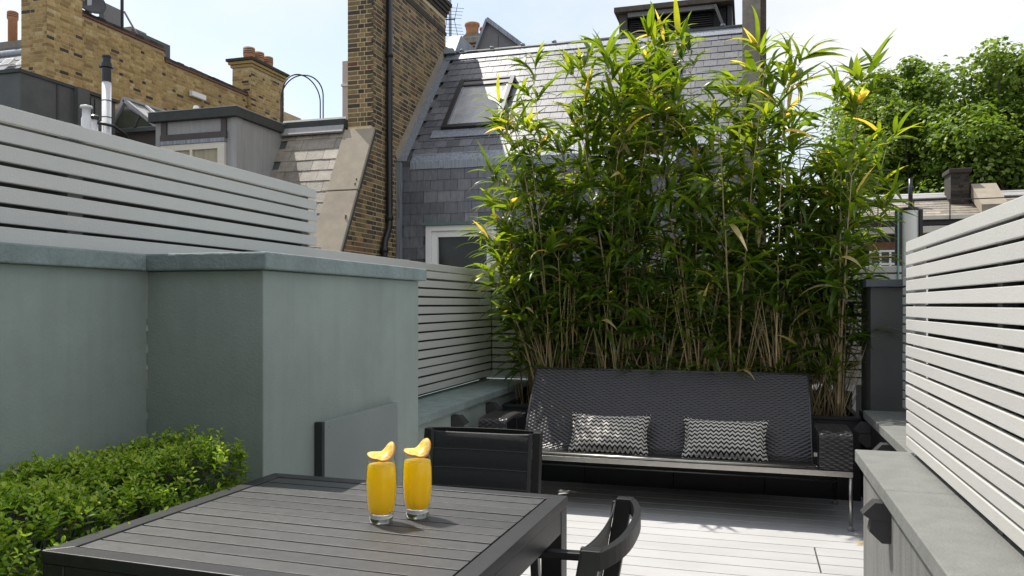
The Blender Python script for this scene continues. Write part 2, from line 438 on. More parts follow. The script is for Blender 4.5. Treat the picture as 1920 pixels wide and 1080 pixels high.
deck = struct(MB().box(-1.90, 0.80, -1.4, 5.62, -0.058, -0.028).build('deck', M['dark']))
BP = 0.14
def board_mesh(x0, x1, name='deck_board'):
    res = []
    for k in range(3):
        res.append(MB().box(x0, x1, 0.0035, BP - 0.0035, -0.026, 0, 0.5).mesh(name, M['deck']))
    return res
long_b = board_mesh(-1.76, 0.725); left_b = board_mesh(-1.76, 0.326); right_b = board_mesh(0.334, 0.725)
k = 0; y = 4.456 - BP * 41
while y < 5.58:
    in_hatch = 4.03 < y < 4.40
    if in_hatch:
        link('deck_board', left_b[k % 3], deck, (0, y, 0), bevel=0.002)
        link('deck_board', right_b[k % 3], deck, (0, y, 0), bevel=0.002)
    else:
        link('deck_board', long_b[k % 3], deck, (0, y, 0), bevel=0.002)
    y += BP; k += 1

struct(MB().box(-2.2, 1.1, -1.85, -1.52, GZ, 5.5).build('unseen_wall', surf('dark_shading_wall', (0.10, 0.10, 0.095), 0.8, 0.1, 2)))  # unseen wall behind the camera, added to darken the faces turned to it

# ------------------------------------------------------------------ garden walls
w = thing('rendered_wall', 'tall grey-green rendered wall with stepped corner behind the box hedge', 'wall')
MB().box(-2.20, -1.953, -1.5, 2.23, -0.06, 1.383).build('wall_face', M['render'], w)
MB().box(-2.20, -1.50, 2.232, 3.49, -0.06, 1.383).build('wall_corner', M['render'], w, bevel=0.004)
for y0, y1 in ((-1.5, 0.35), (0.354, 2.196)):
    MB().box(-2.22, -1.922, y0, y1, 1.384, 1.439).build('coping_slab', M['coping'], w, bevel=0.005)
MB().box(-2.22, -1.468, 2.20, 3.52, 1.3845, 1.4405).build('coping_slab', M['coping'], w, bevel=0.006)

w = thing('low_wall', 'low grey-green wall with blue-grey coping below the slatted fence, beside the bench', 'wall')
MB().box(-2.25, -1.772, 3.492, 6.40, -0.06, 0.604).build('wall_face', M['render'], w)
for y0, y1 in ((3.495, 4.788), (4.792, 6.40)):
    MB().box(-2.27, -1.737, y0, y1, 0.605, 0.655).build('coping_slab', M['coping'], w, bevel=0.005)

w = thing('low_wall', 'grey rendered wall with pale stone coping under the pale sunlit fence', 'wall')
MB().box(0.505, 0.95, -1.5, 3.97, -0.06, 0.544).build('wall_face', M['render_grey'], w, bevel=0.003)
for y0, y1 in ((-1.5, 1.198), (1.202, 2.178), (2.182, 3.148), (3.1505, 4.0)):
    MB().box(0.472, 0.95, y0, y1, 0.545, 0.60).build('coping_slab', M['coping_grey'], w, bevel=0.004)

w = thing('low_wall', 'dark set-back wall with three-piece coping running to the dark square pier', 'wall')
MB().box(0.73, 1.10, 3.972, 5.95, -0.06, 0.549).build('wall_face', M['blackwall'], w)
for y0, y1 in ((4.003, 4.368), (4.372, 5.058), (5.062, 5.498)):
    MB().box(0.698, 1.10, y0, y1, 0.55, 0.60).build('coping_slab', M['coping_grey'], w, bevel=0.004)

w = thing('pier', 'dark grey square pier with flat cap beside the bamboo planter', 'pier')
MB().box(0.742, 1.03, 5.50, 5.94, 0.551, 1.384).build('shaft', surf('dark_grey_render', (0.072, 0.074, 0.073), 0.6, 0.12, 3, 0.3, 110), w, bevel=0.004)
MB().box(0.712, 1.06, 5.47, 5.97, 1.385, 1.432).build('cap', surf('dark_grey_cap', (0.085, 0.097, 0.107), 0.6, 0.1, 5, 0.3, 110), w, bevel=0.004)

w = thing('low_wall', 'dark low wall under the rear fence behind the bamboo', 'wall')
MB().box(-1.765, 0.725, 6.285, 6.44, -0.06, 0.64).build('wall_face', M['blackwall'], w)

M['backing'] = surf('dark_backing_board', (0.075, 0.078, 0.068), 0.8, 0.2, 4)
# cracked pale filler line down the inner corner of the tall wall
cr = MB(); rc = random.Random(9); z = 0.45
while z < 1.36:
    h = rc.uniform(0.015, 0.05); a = rc.uniform(0.002, 0.007); b_ = rc.uniform(0.0015, 0.006)
    if rc.random() < 0.8:
        cr.hexa([(-1.9535, 2.2325 - a, z), (-1.9535 + b_, 2.2325 - 0.001, z), (-1.9535 + b_, 2.2335, z), (-1.9535, 2.2335, z),
                 (-1.9535, 2.2325 - a * rc.uniform(.5, 1.3), z + h), (-1.9535 + b_ * rc.uniform(.5, 1.3), 2.2325 - 0.001, z + h), (-1.9535 + b_, 2.2335, z + h), (-1.9535, 2.2335, z + h)])
    z += h
cr.build('corner_filler', surf('pale_filler', (0.36, 0.37, 0.35), 0.8, 0.2, 40), bpy.data.objects['rendered_wall'])
# ------------------------------------------------------------------ slatted fences
SP, SH = 0.0585, 0.0462
def slat_mesh(length, axis, th=0.02):
    b = MB()
    if axis == 'y': b.box(0, th, 0, length, 0, SH)
    else: b.box(0, length, 0, th, 0, SH)
    return b.mesh('slat', M['fence'])
def slats(parent, me, x, y, z0, i0, i1):
    for i in range(i0, i1):
        o_ = link('slat', me, parent, (x + R.uniform(-0.0012, 0.0012), y, z0 + i * SP + R.uniform(-0.001, 0.001)), bevel=0.0022)
        o_.rotation_euler = (R.uniform(-0.0004, 0.0004), R.uniform(-0.012, 0.012) if me.vertices[2].co.y > 1 else 0, 0)
fl = thing('slatted_fence', 'grey horizontal slat fence stepping down behind the grey-green rendered wall', 'fence')
slats(fl, slat_mesh(6.292 + 1.4, 'y'), -2.05 - 0.02, -1.4, 0.687, 13, 15)
slats(fl, slat_mesh(3.503 + 1.4, 'y'), -2.05 - 0.02, -1.4, 0.687, 15, 20)
slats(fl, slat_mesh(6.292 - 3.53, 'y'), -2.05 - 0.02, 3.53, 0.687, 0, 13)
for yy, z0, z1 in ((0.62, 1.44, 1.85), (2.02, 1.4412, 1.85), (3.40, 1.4412, 1.85), (4.62, 0.656, 1.56), (6.17, 0.656, 1.56), (1.36, 1.44, 1.85)):
    MB().box(-2.115, -2.0715, yy, yy + 0.06, z0, z1).build('post', M['fence_post'], fl)
MB().box(-2.115, -2.0715, 3.535, 3.585, 0.656, 1.56).build('post', M['fence_post'], fl)

fb = thing('slatted_fence', 'grey horizontal slat fence standing behind the bamboo', 'fence')
slats(fb, slat_mesh(2.04 + 1.06, 'x'), -2.045, 6.295, 0.687, 0, 15)
for xx in (-1.72, -0.55, 0.62):
    MB().box(xx, xx + 0.06, 6.316, 6.36, 0.6405, 1.56).build('post', M['fence_post'], fb)

fr = thing('slatted_fence', 'pale sunlit horizontal slat fence on grey stone coping', 'fence')
slats(fr, slat_mesh(3.98 + 1.3, 'y'), 0.684, -1.3, 0.63, 0, 16)
for yy in (3.885, 2.62, 1.35, 0.1):
    MB().box(0.7055, 0.75, yy, yy + 0.045, 0.6005, 1.545).build('post', M['fence'] if yy > 3 else M['fence_post'], fr)
ff = thing('slatted_fence', 'set-back shaded slat fence running up to the dark square pier', 'fence')
slats(ff, slat_mesh(5.46 - 4.02, 'y'), 0.92, 4.02, 0.63, 0, 15)
MB().box(0.9415, 0.985, 4.1, 4.15, 0.6005, 1.49).build('post', M['fence_post'], ff)
MB().box(0.9415, 0.985, 5.38, 5.43, 0.6005, 1.49).build('post', M['fence_post'], ff)

# dark backing boards close the gaps between the slats
MB().box(-2.128, -2.1165, -1.4, 3.46, 1.44, 1.835).build('backing_board', M['backing'], fl)
MB().box(-2.128, -2.1165, 3.53, 6.372, 0.66, 1.545).build('backing_board', M['backing'], fl)
MB().box(-2.115, 1.04, 6.3615, 6.372, 0.72, 1.545).build('backing_board', M['backing'], fb)
MB().box(0.7515, 0.762, -1.3, 3.86, 0.605, 1.545).build('backing_board', M['dark'], fr)
MB().box(0.9865, 0.997, 4.16, 5.37, 0.605, 1.49).build('backing_board', M['dark'], ff)

# painted panel fixed to the wall corner
pn = thing('wall_panel', 'flat grey painted panel fixed low on the grey-green wall corner', 'panel')
MB().box(-1.498, -1.470, 2.565, 3.195, 0.0, 0.846).build('face', M['panel'], pn, bevel=0.002)
MB().box(-1.498, -1.4685, 2.545, 2.5645, 0.0, 0.848).build('edge_strip', M['board_edge'], pn)
for yy in (2.60, 3.17):
    MB().lathe([(0.004, 0), (0.004, 0.002), (0.0, 0.003)], 8).build('screw', M['foot'], pn).matrix_local = Matrix.Translation((-1.470, yy, 0.826)) @ Matrix.Rotation(math.pi / 2, 4, 'Y')

# wall lights: two offset blocks, up and down
def wall_light(loc, s, label):
    t = thing('wall_light', label, 'wall light', 'block wall lights under the copings', loc)
    # s = +1 points to +x (left wall), -1 points to -x
    u = MB().prism([(0, 0.0), (0.070 * s, 0.0), (0.098 * s, 0.018), (0.055 * s, 0.064), (0, 0.064)], 'y', -0.035, 0.035)
    u.build('upper_block', M['lamp'], t, bevel=0.0015)
    l = MB().prism([(0, -0.088), (0.030 * s, -0.088), (0.074 * s, -0.046), (0.066 * s, -0.001), (0, -0.001)], 'y', -0.028, 0.028)
    l.build('lower_block', M['lamp'], t, bevel=0.0015)
wall_light((0.5045, 3.26, 0.47), -1, 'anthracite block wall light under pale stone coping, on sunlit grey wall')
wall_light((0.7295, 5.42, 0.47), -1, 'dark block wall light on the dark wall, next to planter end')
wall_light((0.7295, 4.62, 0.47), -1, 'dark block wall light on the dark set-back wall, half hidden by stone coping')
wall_light((-1.7715, 4.66, 0.52), 1, 'dark block wall light behind the sling chair, under blue-grey coping')
wall_light((-1.7715, 5.34, 0.52), 1, 'dark block wall light between the bench arm and the bamboo planter')

for x_, y_, a_ in ((0.54, 4.56, 0.4),):
    b = MB()
    for i in range(6):
        f = i / 5; wd = 0.0085 * math.sin(math.pi * (f * 0.9 + 0.07)); zz = 0.003 + 0.010 * math.sin(2.6 * f + a_) ** 2
        b.v += [(0.11 * f, wd, zz + 0.003), (0.11 * f, 0, zz), (0.11 * f, -wd, zz + 0.003)]; b.t += [0.97] * 3
    for i in range(5): b.f += [(3 * i, 3 * i + 1, 3 * i + 4, 3 * i + 3), (3 * i + 1, 3 * i + 2, 3 * i + 5, 3 * i + 4)]
    o_ = b.build('fallen_leaf', M['bamboo_leaf'], None, smooth=True, fix=False); o_.location = (x_, y_, 0.001); o_.rotation_euler = (0, 0, a_)
    tag(o_, 'dry straw-coloured bamboo leaf fallen on the deck by the bench foot', 'leaf')
# ------------------------------------------------------------------ planter
pl = thing('planter', 'long black planter box behind the wicker bench, topped with dark gravel', 'planter')
xs = [-1.73, -1.12, -0.50, 0.10, 0.695]
for a, b_ in zip(xs[:-1], xs[1:]):
    MB().box(a + 0.002, b_ - 0.002, 5.585, 5.605, 0.0, 0.52).build('front_panel', M['dark'], pl, bevel=0.002)
MB().box(-1.735, 0.70, 5.575, 5.625, 0.5205, 0.542).build('rim', M['dark'], pl, bevel=0.003)
MB().box(-1.73, 0.695, 6.255, 6.275, 0.0, 0.542).build('back_panel', M['dark'], pl)
MB().box(-1.735, -1.70, 5.627, 6.254, 0.0, 0.542).build('end_panel', M['dark'], pl)
MB().box(0.665, 0.70, 5.627, 6.254, 0.0, 0.542).build('end_panel', M['dark'], pl)
MB().box(-1.699, 0.664, 5.607, 6.253, 0.35, 0.475).build('soil', M['soil'], pl)
gm = MB()
for i in range(1700):
    x = R.uniform(-1.68, 0.645); y = R.uniform(5.64, 6.23); s = R.uniform(0.010, 0.024)
    z = 0.478 + R.uniform(0, 0.035)
    rot = Matrix.Rotation(R.uniform(0, 6.28), 3, 'Z') @ Matrix.Rotation(R.uniform(-0.6, 0.6), 3, 'X')
    pts = [rot @ Vector((px * s * R.uniform(0.7, 1.25), py * s * R.uniform(0.7, 1.2), pz * s * 0.7)) + Vector((x, y, z))
           for px, py, pz in ((-1, -.8, -.7), (1, -.7, -.7), (.9, .9, -.7), (-.9, .8, -.7), (-.7, -.5, .8), (.6, -.6, .8), (.6, .5, .9), (-.6, .6, .7))]
    gm.hexa(pts, R.random())
stuff(gm.build('gravel', M['gravel'], pl, fix=False))

# ------------------------------------------------------------------ neighbouring buildings
def brick_field(parent, org, u, n, width, z0, z1, mat, mortar_mat=None, keep=None, single=0, key=None, tint=None, proud=0.0035, seed=1, bond='flemish', course=0.075):
    """rows of bricks on a wall: org + s*u + z, facing n. The first `single` of them are objects of their own, the rest one mesh."""
    rr = random.Random(seed)
    u = Vector(u); n = Vector(n); org = Vector(org)
    H = course - 0.0135
    items = []
    nz = int((z1 - z0) / course)
    for j in range(nz):
        z = z0 + j * course
        s = -0.16 * (j % 2) if bond == 'flemish' else -0.113 * (j % 2)
        k = j % 2
        while s < width:
            ln = (0.215 if k % 2 == 0 else 0.1025) if bond == 'flemish' else 0.215
            a, b_ = max(0, s), min(width, s + ln)
            if b_ - a > 0.04 and (keep is None or keep(0.5 * (a + b_), z)):
                items.append((a, b_, z))
            s += ln + 0.0135; k += 1
    def tt(a, z):
        return tint(rr, a, z) if tint else rr.random()
    order = sorted(range(len(items)), key=lambda i: key(items[i]) if key else rr.random())
    chosen = set(order[:single])
    cache = {}
    rest = MB()
    for i, (a, b_, z) in enumerate(items):
        t = tt(a, z); d = proud + rr.uniform(-0.0015, 0.002)
        if i in chosen:
            ck = (round(b_ - a, 3), round(t * 14))
            if ck not in cache:
                p0 = Vector((0, 0, 0)); L_ = u * (b_ - a); D = n * (proud + 0.01); Z = Vector((0, 0, H))
                base = [p0 - n * 0.01, p0 + L_ - n * 0.01, p0 + L_ + n * proud, p0 + n * proud]
                cache[ck] = MB().hexa(base + [q + Z for q in base], round(t * 14) / 14).mesh('brick', mat)
            link('brick', cache[ck], parent, org + u * a + n * (d - proud) + Vector((0, 0, z)))
        else:
            p0 = org + u * a + Vector((0, 0, z)); L_ = u * (b_ - a); Z = Vector((0, 0, H))
            base = [p0 - n * 0.01, p0 + L_ - n * 0.01, p0 + L_ + n * d, p0 + n * d]
            rest.hexa(base + [q + Z for q in base], t)
    if rest.v:
        stuff(rest.build('brickwork', mat, parent))

def slate_field(parent, org, u, s, n, width, length, sw, sl, mat, keep=None, single=0, key=None, seed=3, th=0.012):
    """overlapping slates on a slope: org at the eave corner, u along the eave, s up the slope, n outward."""
    rr = random.Random(seed)
    org = Vector(org); u = Vector(u).normalized(); s = Vector(s).normalized(); n = Vector(n).normalized()
    items = []
    for j in range(int(math.ceil(length / sl))):
        x = -sw * 0.5 * (j % 2)
        while x < width:
            a, b_ = max(0, x), min(width, x + sw)
            if b_ - a > 0.03 and (keep is None or keep(0.5 * (a + b_), j * sl + sl / 2)):
                items.append((a, b_, j * sl))
            x += sw
    order = sorted(range(len(items)), key=lambda i: key(items[i]) if key else rr.random())
    chosen = set(order[:single]); cache = {}; rest = MB()
    def hexpts(p, wd, lift, skew=0.0):
        w2 = u * (wd - 0.006); up = s * (sl * 1.25)
        t0 = n * (0.018 + lift)
        a0 = p + s * skew; a1 = p + w2 - s * skew
        low = [a0 + t0 - n * th, a1 + t0 - n * th, p + w2 + up - n * th * 0.2, p + up - n * th * 0.2]
        return low + [a0 + t0, a1 + t0, p + w2 + up + n * th * 0.8, p + up + n * th * 0.8]
    for i, (a, b_, d) in enumerate(items):
        t = min(1, max(0, rr.gauss(0.5, 0.22))); lift = rr.uniform(0, 0.006)
        if i in chosen:
            ck = (round(b_ - a, 3), round(t * 12))
            if ck not in cache:
                cache[ck] = MB().hexa(hexpts(Vector((0, 0, 0)), b_ - a, 0.003, rr.uniform(-0.003, 0.003)), round(t * 12) / 12).mesh('slate', mat)
            link('slate', cache[ck], parent, org + u * a + s * (d + rr.uniform(-0.004, 0.004)) + n * lift * 0.5)
        else:
            rest.hexa(hexpts(org + u * a + s * (d + rr.uniform(-0.004, 0.004)), b_ - a, lift, rr.uniform(-0.003, 0.003)), t)
    if rest.v: stuff(rest.build('slating', mat, parent))

X_, Y_, Z_ = (1, 0, 0), (0, 1, 0), (0, 0, 1)
# ---- brick chimney stack on the party wall -------------------------------------------------
CX, CY0, CY1, CXL = -5.76, 11.58, 14.74, -6.21
CTOP = 7.3
ch = thing('chimney_stack', 'tall brown brick chimney stack with black drainpipe rising beside the slate roof', 'chimney')
MB().prism([(CY0, GZ), (CY1, GZ), (CY1, CTOP), (CY0, CTOP)], 'x', CXL, CX).build('core', M['chim_mortar'], ch)
MB().prism([(10.30, GZ), (CY0, GZ), (CY0, 4.13), (10.44, 2.02), (10.30, 1.75)], 'x', CXL + 0.02, CX - 0.002).build('parapet_wall', M['chim_mortar'], ch)
def ctint(rr, a, z):
    if 6.55 < z < 6.75: return rr.uniform(0, 0.15)
    return rr.random()
def slope_z(y): return 4.13 - (CY0 - y) * (4.13 - 2.02) / (CY0 - 10.44)
brick_field(ch, (CX, 10.32, 0), Y_, X_, CY1 - 10.32, 1.35, 6.95, M['chim_brick'],
            keep=lambda a, z: (10.32 + a > CY0 or z < slope_z(10.32 + a) - 0.08) and (10.32 + a < 12.55 or z > 3.4 + (10.32 + a - 12.6) * 1.1),
            single=220, key=lambda it: abs(it[0] - 1.75) + 0.15 * abs(it[2] - 4.0), tint=ctint, seed=5)
brick_field(ch, (CXL, CY0, 0), X_, (0, -1, 0), CX - CXL, 4.15, 6.95, M['chim_brick'], single=80, key=lambda it: abs(it[2] - 5.0), tint=ctint, seed=6)
for k in range(4):
    o_ = 0.03 + 0.025 * k
    MB().box(CXL - o_, CX + o_, CY0 - o_, CY1 + o_, 6.96 + 0.075 * k, 6.96 + 0.075 * k + 0.066).build('corbel_course', M['soot_brick'], ch)
MB().box(CXL - 0.02, CX + 0.02, CY0 - 0.02, CY1 + 0.02, 6.60, 6.664).build('corbel_course', M['soot_brick'], ch)
for yy in (12.2, 13.15, 14.1):
    MB().lathe([(0.15, 7.30), (0.17, 7.34), (0.15, 7.42), (0.14, 7.80), (0.16, 7.86), (0.12, 7.88)], 16, ((CX + CXL) / 2, yy, 0)).build('chimney_pot', M['pot'], ch, smooth=True)
# sloping concrete coping of the parapet
sdir = Vector((0, CY0 - 10.44, 4.13 - 2.02)).normalized(); sn = Vector((0, -sdir.z, sdir.y))
def slab(y0, y1, mat, lift=0.0):
    b = MB()
    z = lambda y: slope_z(y)
    a = Vector((CXL - 0.02, y0, z(y0))) + sn * lift; c_ = Vector((CXL - 0.02, y1, z(y1))) + sn * lift
    wx = Vector((CX - CXL + 0.08, 0, 0)); th = sn * 0.05
    b.hexa([a, a + wx, c_ + wx, c_, a + th, a + wx + th, c_ + wx + th, c_ + th])
    return b
slab(10.20, 10.965, None).build('coping_slab', M['concrete'], ch, bevel=0.008)
slab(10.975, 11.545, None).build('coping_slab', M['concrete'], ch, bevel=0.008)
# drip edge
e0 = Vector((CX + 0.045, 10.22, slope_z(10.22))); e1 = Vector((CX + 0.045, 11.55, slope_z(11.55)))
MB().bar(e0 - sn * 0.015, e1 - sn * 0.015, 0.03, 0.05, sn).build('drip_edge', M['felt'], ch)
# drainpipe with collars and swan neck
PX, PY = CX + 0.075, 12.02
dp = MB().tube([(PX, PY, 6.9), (PX, PY, 5.0), (PX, PY, 3.0), (PX, PY, 2.62), (PX, PY - 0.03, 2.5), (PX, PY - 0.16, 2.32), (PX, PY - 0.19, 2.2), (PX, PY - 0.19, 1.4)], 0.052, 12).build('drainpipe', M['pipe_black'], ch, smooth=True)
for zz in (5.35, 2.66):
    MB().lathe([(0.052, 0), (0.066, 0.005), (0.066, 0.06), (0.06, 0.09), (0.052, 0.095)], 12, (PX, PY, zz)).build('collar', M['pipe_black'], dp, smooth=True)
for zz in (2.12, 1.85):
    MB().lathe([(0.052, 0), (0.068, 0.005), (0.068, 0.06), (0.06, 0.09), (0.052, 0.095)], 12, (PX, PY - 0.19, zz)).build('collar', M['pipe_black'], dp, smooth=True)

# ---- main slate mansard house --------------------------------------------------------------
MY0, MZ0, MY1, MZ1 = 12.5, 3.71, 14.74, 6.20
MXL, MXR = CX + 0.002, -0.10
ms = thing('slate_house', 'slate mansard-roofed house with roof window behind the bamboo', 'house')
MB().prism([(MY0, GZ), (20, GZ), (20, MZ1 - 0.06), (MY1, MZ1 - 0.06), (MY0, MZ0)], 'x', MXL, MXR).build('wall', M['lead_dark'], ms)
us = Vector((0, MY1 - MY0, MZ1 - MZ0)); SLEN = us.length; us.normalize(); un = Vector((0, -us.z, us.y))
# openings on the slope
def on_slope(x, d, lift=0.0): return Vector((x, MY0, MZ0)) + us * d + un * lift
def slope_at(px, py):           # where a line of sight meets the roof plane
    r = ray(px, py); o_ = Vector((0, 0, CAM_H)); p0 = Vector((0, MY0, MZ0))
    t = (p0 - o_).dot(un) / r.dot(un); q = o_ + r * t
    return q.x, (q - p0).dot(us)
sk = [slope_at(*q) for q in ((862, 158), (962, 150), (944, 240), (833, 247))]
SX0 = (sk[0][0] + sk[3][0]) / 2; SX1 = (sk[1][0] + sk[2][0]) / 2; SD0 = (sk[2][1] + sk[3][1]) / 2; SD1 = (sk[0][1] + sk[1][1]) / 2
lv = [slope_at(*q) for q in ((1160, 135), (1268, 127), (1262, 288), (1158, 298))]
LX0 = (lv[0][0] + lv[3][0]) / 2; LX1 = (lv[1][0] + lv[2][0]) / 2; LD0 = (lv[2][1] + lv[3][1]) / 2; LD1 = (lv[0][1] + lv[1][1]) / 2
def clear(x, d):
    X = MXL + x
    return not (SX0 + 0.02 < X < SX1 - 0.02 and SD0 - 0.1 < d < SD1 - 0.02) and not (LX0 < X < LX1 and LD0 < d < LD1)
slate_field(ms, on_slope(MXL, 0.12), X_, us, un, MXR - MXL, SLEN - 0.30, 0.228, 0.205, M['slate'], keep=lambda x, d: clear(x, d + 0.12) and x > 0.15,
            single=210, key=lambda it: it[0] * 0.6 + 0.3 * abs(it[2] - 2), seed=21)
slate_field(ms, (MXL, MY0, 1.1), X_, Z_, (0, -1, 0), MXR - MXL, 2.45, 0.245, 0.19, M['slate'],
            keep=lambda x, d: not (0.50 < x < 1.90 and d < 1.42), single=90, key=lambda it: it[0], seed=22)
# lead apron at the break, valley gutter and ridge
ap = MB()
for k in range(9):
    a = MXL + 0.25 + k * 0.60; b_ = min(a + 0.597, MXR)
    p0 = on_slope(a, 0.16, 0.024); p1 = on_slope(b_, 0.16, 0.024); q0 = Vector((a, MY0 - 0.035, MZ0 - 0.02)); q1 = Vector((b_, MY0 - 0.035, MZ0 - 0.02))
    dz = Vector((0, 0, -0.13 + R.uniform(-0.01, 0.01))); nn = Vector((0, 0.006, 0))
    ap.add([p0, p1, q0, q1, q0 + dz, q1 + dz], [(0, 1, 3, 2), (2, 3, 5, 4)])
ap.build('lead_apron', M['lead'], ms)
vg = MB()
vg.hexa([on_slope(MXL, 0, 0.01), on_slope(MXL + 0.16, 0, 0.01), on_slope(MXL + 0.16, SLEN - 0.1, 0.01), on_slope(MXL, SLEN - 0.1, 0.01),
         on_slope(MXL, 0, 0.025), on_slope(MXL + 0.16, 0, 0.025), on_slope(MXL + 0.16, SLEN - 0.1, 0.025), on_slope(MXL, SLEN - 0.1, 0.025)])
vg.build('lead_gutter', M['lead'], ms)
MB().box(MXL + 0.002, MXL + 0.09, MY0 - 0.075, MY0 - 0.003, 1.0, MZ0 - 0.01).build('lead_soaker', M['lead'], ms)
up = MB(); q = [on_slope(MXL, 0.0, 0.026), on_slope(MXL, SLEN - 0.1, 0.026)]
up.hexa([q[0], q[0] + Vector((0.012, 0, 0)), q[1] + Vector((0.012, 0, 0)), q[1], q[0] + un * 0.15, q[0] + un * 0.15 + Vector((0.012, 0, 0)), q[1] + un * 0.15 + Vector((0.012, 0, 0)), q[1] + un * 0.15])
up.build('lead_upstand', M['concrete'], ms)
MB().hexa([on_slope(MXL + 0.05, SLEN - 0.22, 0.02), on_slope(MXR, SLEN - 0.22, 0.02), on_slope(MXR, SLEN - 0.02, 0.02), on_slope(MXL + 0.05, SLEN - 0.02, 0.02),
           on_slope(MXL + 0.05, SLEN - 0.22, 0.035), on_slope(MXR, SLEN - 0.22, 0.035), on_slope(MXR, SLEN - 0.02, 0.035), on_slope(MXL + 0.05, SLEN - 0.02, 0.035)]).build('ridge_flashing', M['lead'], ms)
MB().tube([(MXL + 0.02, MY1 + 0.0, MZ1), (MXR, MY1 + 0.0, MZ1)], 0.06, 10).build('ridge_roll', M['lead_dark'], ms, smooth=True)
x = MXL + 0.35
while x < MXR:
    MB().lathe([(0.03, 0), (0.05, 0.02), (0.045, 0.05), (0.0, 0.065)], 8, (x, MY1, MZ1 + 0.045)).build('ridge_clip', M['lead'], ms, smooth=True)
    x += 0.62
# roof window
def slope_box(x0, x1, d0, d1, l0, l1):
    return MB().hexa([on_slope(x0, d0, l0), on_slope(x1, d0, l0), on_slope(x1, d1, l0), on_slope(x0, d1, l0), on_slope(x0, d0, l1), on_slope(x1, d0, l1), on_slope(x1, d1, l1), on_slope(x0, d1, l1)])
rw = slope_box(SX0, SX1, SD0, SD1, 0.0, 0.05).build('roof_window', M['frame_dark'], ms)
fw = 0.085
slope_box(SX0, SX0 + fw, SD0, SD1, 0.052, 0.10).build('frame_bar', M['frame_dark'], rw, bevel=0.004)
slope_box(SX1 - fw, SX1, SD0, SD1, 0.052, 0.10).build('frame_bar', M['frame_dark'], rw, bevel=0.004)
slope_box(SX0 + fw, SX1 - fw, SD0, SD0 + 0.085, 0.052, 0.095).build('frame_bar', M['frame_dark'], rw, bevel=0.004)
slope_box(SX0 + fw, SX1 - fw, SD1 - 0.06, SD1, 0.052, 0.10).build('frame_bar', M['frame_dark'], rw, bevel=0.004)
slope_box(SX0 + fw, SX1 - fw, SD1 - 0.21, SD1 - 0.17, 0.052, 0.095).build('frame_bar', M['frame_dark'], rw)
slope_box(SX0 + fw + 0.002, SX1 - fw - 0.002, SD1 - 0.168, SD1 - 0.062, 0.052, 0.082).build('vent_flap', M['louvre'], rw)
slope_box(SX0 + fw + 0.03, SX1 - fw - 0.03, SD0 + 0.087, SD1 - 0.212, 0.052, 0.064).build('pane', M['skylight'], rw)
for a, b_ in ((SX0 + fw + 0.002, SX0 + fw + 0.029), (SX1 - fw - 0.029, SX1 - fw - 0.002)):
    slope_box(a, b_, SD0 + 0.087, SD1 - 0.212, 0.052, 0.078).build('glazing_bead', M['galv'], rw)
slope_box(SX0 - 0.16, SX1 + 0.06, SD0 - 0.22, SD0 - 0.004, 0.03, 0.042).build('lead_sill', M['lead'], ms)
# louvred roof vent
lo = slope_box(LX0, LX1, LD0, LD1, -0.02, 0.012).build('roof_louvre', M['blackwall'], ms)
slope_box(LX0 - 0.05, LX0, LD0, LD1 + 0.05, 0.0, 0.10).build('frame_bar', M['galv'], lo)
slope_box(LX1, LX1 + 0.04, LD0, LD1 + 0.05, 0.0, 0.06).build('frame_bar', M['lead_dark'], lo)
slope_box(LX0, LX1, LD1, LD1 + 0.08, 0.0, 0.14).build('frame_bar', M['blackwall'], lo)
nl = 17
for k in range(nl):
    d = LD0 + (k + 0.3) * (LD1 - LD0) / nl
    p0 = on_slope(LX0 + 0.004, d, 0.075); p1 = on_slope(LX1 - 0.004, d, 0.075)
    bk = us * 0.075 - un * 0.045; tk = un * 0.008
    MB().hexa([p0, p1, p1 + bk, p0 + bk, p0 + tk, p1 + tk, p1 + bk + tk, p0 + bk + tk]).build('louvre_blade', M['louvre'], lo)
slope_box(LX0 - 0.1, LX1 + 0.1, LD0 - 0.3, LD0 - 0.005, 0.03, 0.045).build('lead_sill', M['lead'], ms)
# white window in the slate wall
wa = atY(803, 425, MY0); wb = atY(926, 425, MY0)
WX0, WX1, WZ1 = wa.x, wb.x + 0.1, wa.z; WZ0 = 1.0
wd = MB().box(WX0 + 0.05, WX1 - 0.05, MY0 - 0.02, MY0 - 0.004, WZ0, WZ1 - 0.05).build('window', M['pane'], ms)
def fbar(par, x0, x1, z0, z1, y0, y1, mat, nm='frame_bar'): return MB().box(x0, x1, y0, y1, z0, z1).build(nm, mat, par, bevel=0.004)
fbar(wd, WX0, WX0 + 0.10, WZ0, WZ1, MY0 - 0.12, MY0 - 0.003, M['white']); fbar(wd, WX1 - 0.10, WX1, WZ0, WZ1, MY0 - 0.12, MY0 - 0.003, M['white'])
fbar(wd, WX0 + 0.10, WX1 - 0.10, WZ1 - 0.09, WZ1, MY0 - 0.12, MY0 - 0.003, M['white'])
fbar(wd, WX0 + 0.102, WX0 + 0.20, WZ0, WZ1 - 0.092, MY0 - 0.08, MY0 - 0.005, M['white'], 'sash'); fbar(wd, WX1 - 0.20, WX1 - 0.102, WZ0, WZ1 - 0.092, MY0 - 0.08, MY0 - 0.005, M['white'], 'sash')
fbar(wd, WX0 + 0.20, WX1 - 0.20, WZ1 - 0.19, WZ1 - 0.092, MY0 - 0.08, MY0 - 0.005, M['white'], 'sash')
MB().box(WX0 - 0.06, WX1 + 0.06, MY0 - 0.17, MY0 - 0.003, WZ1 + 0.002, WZ1 + 0.05).build('lead_head', surf('green_lead', (0.10, 0.16, 0.14), 0.6, 0.2, 6), ms)
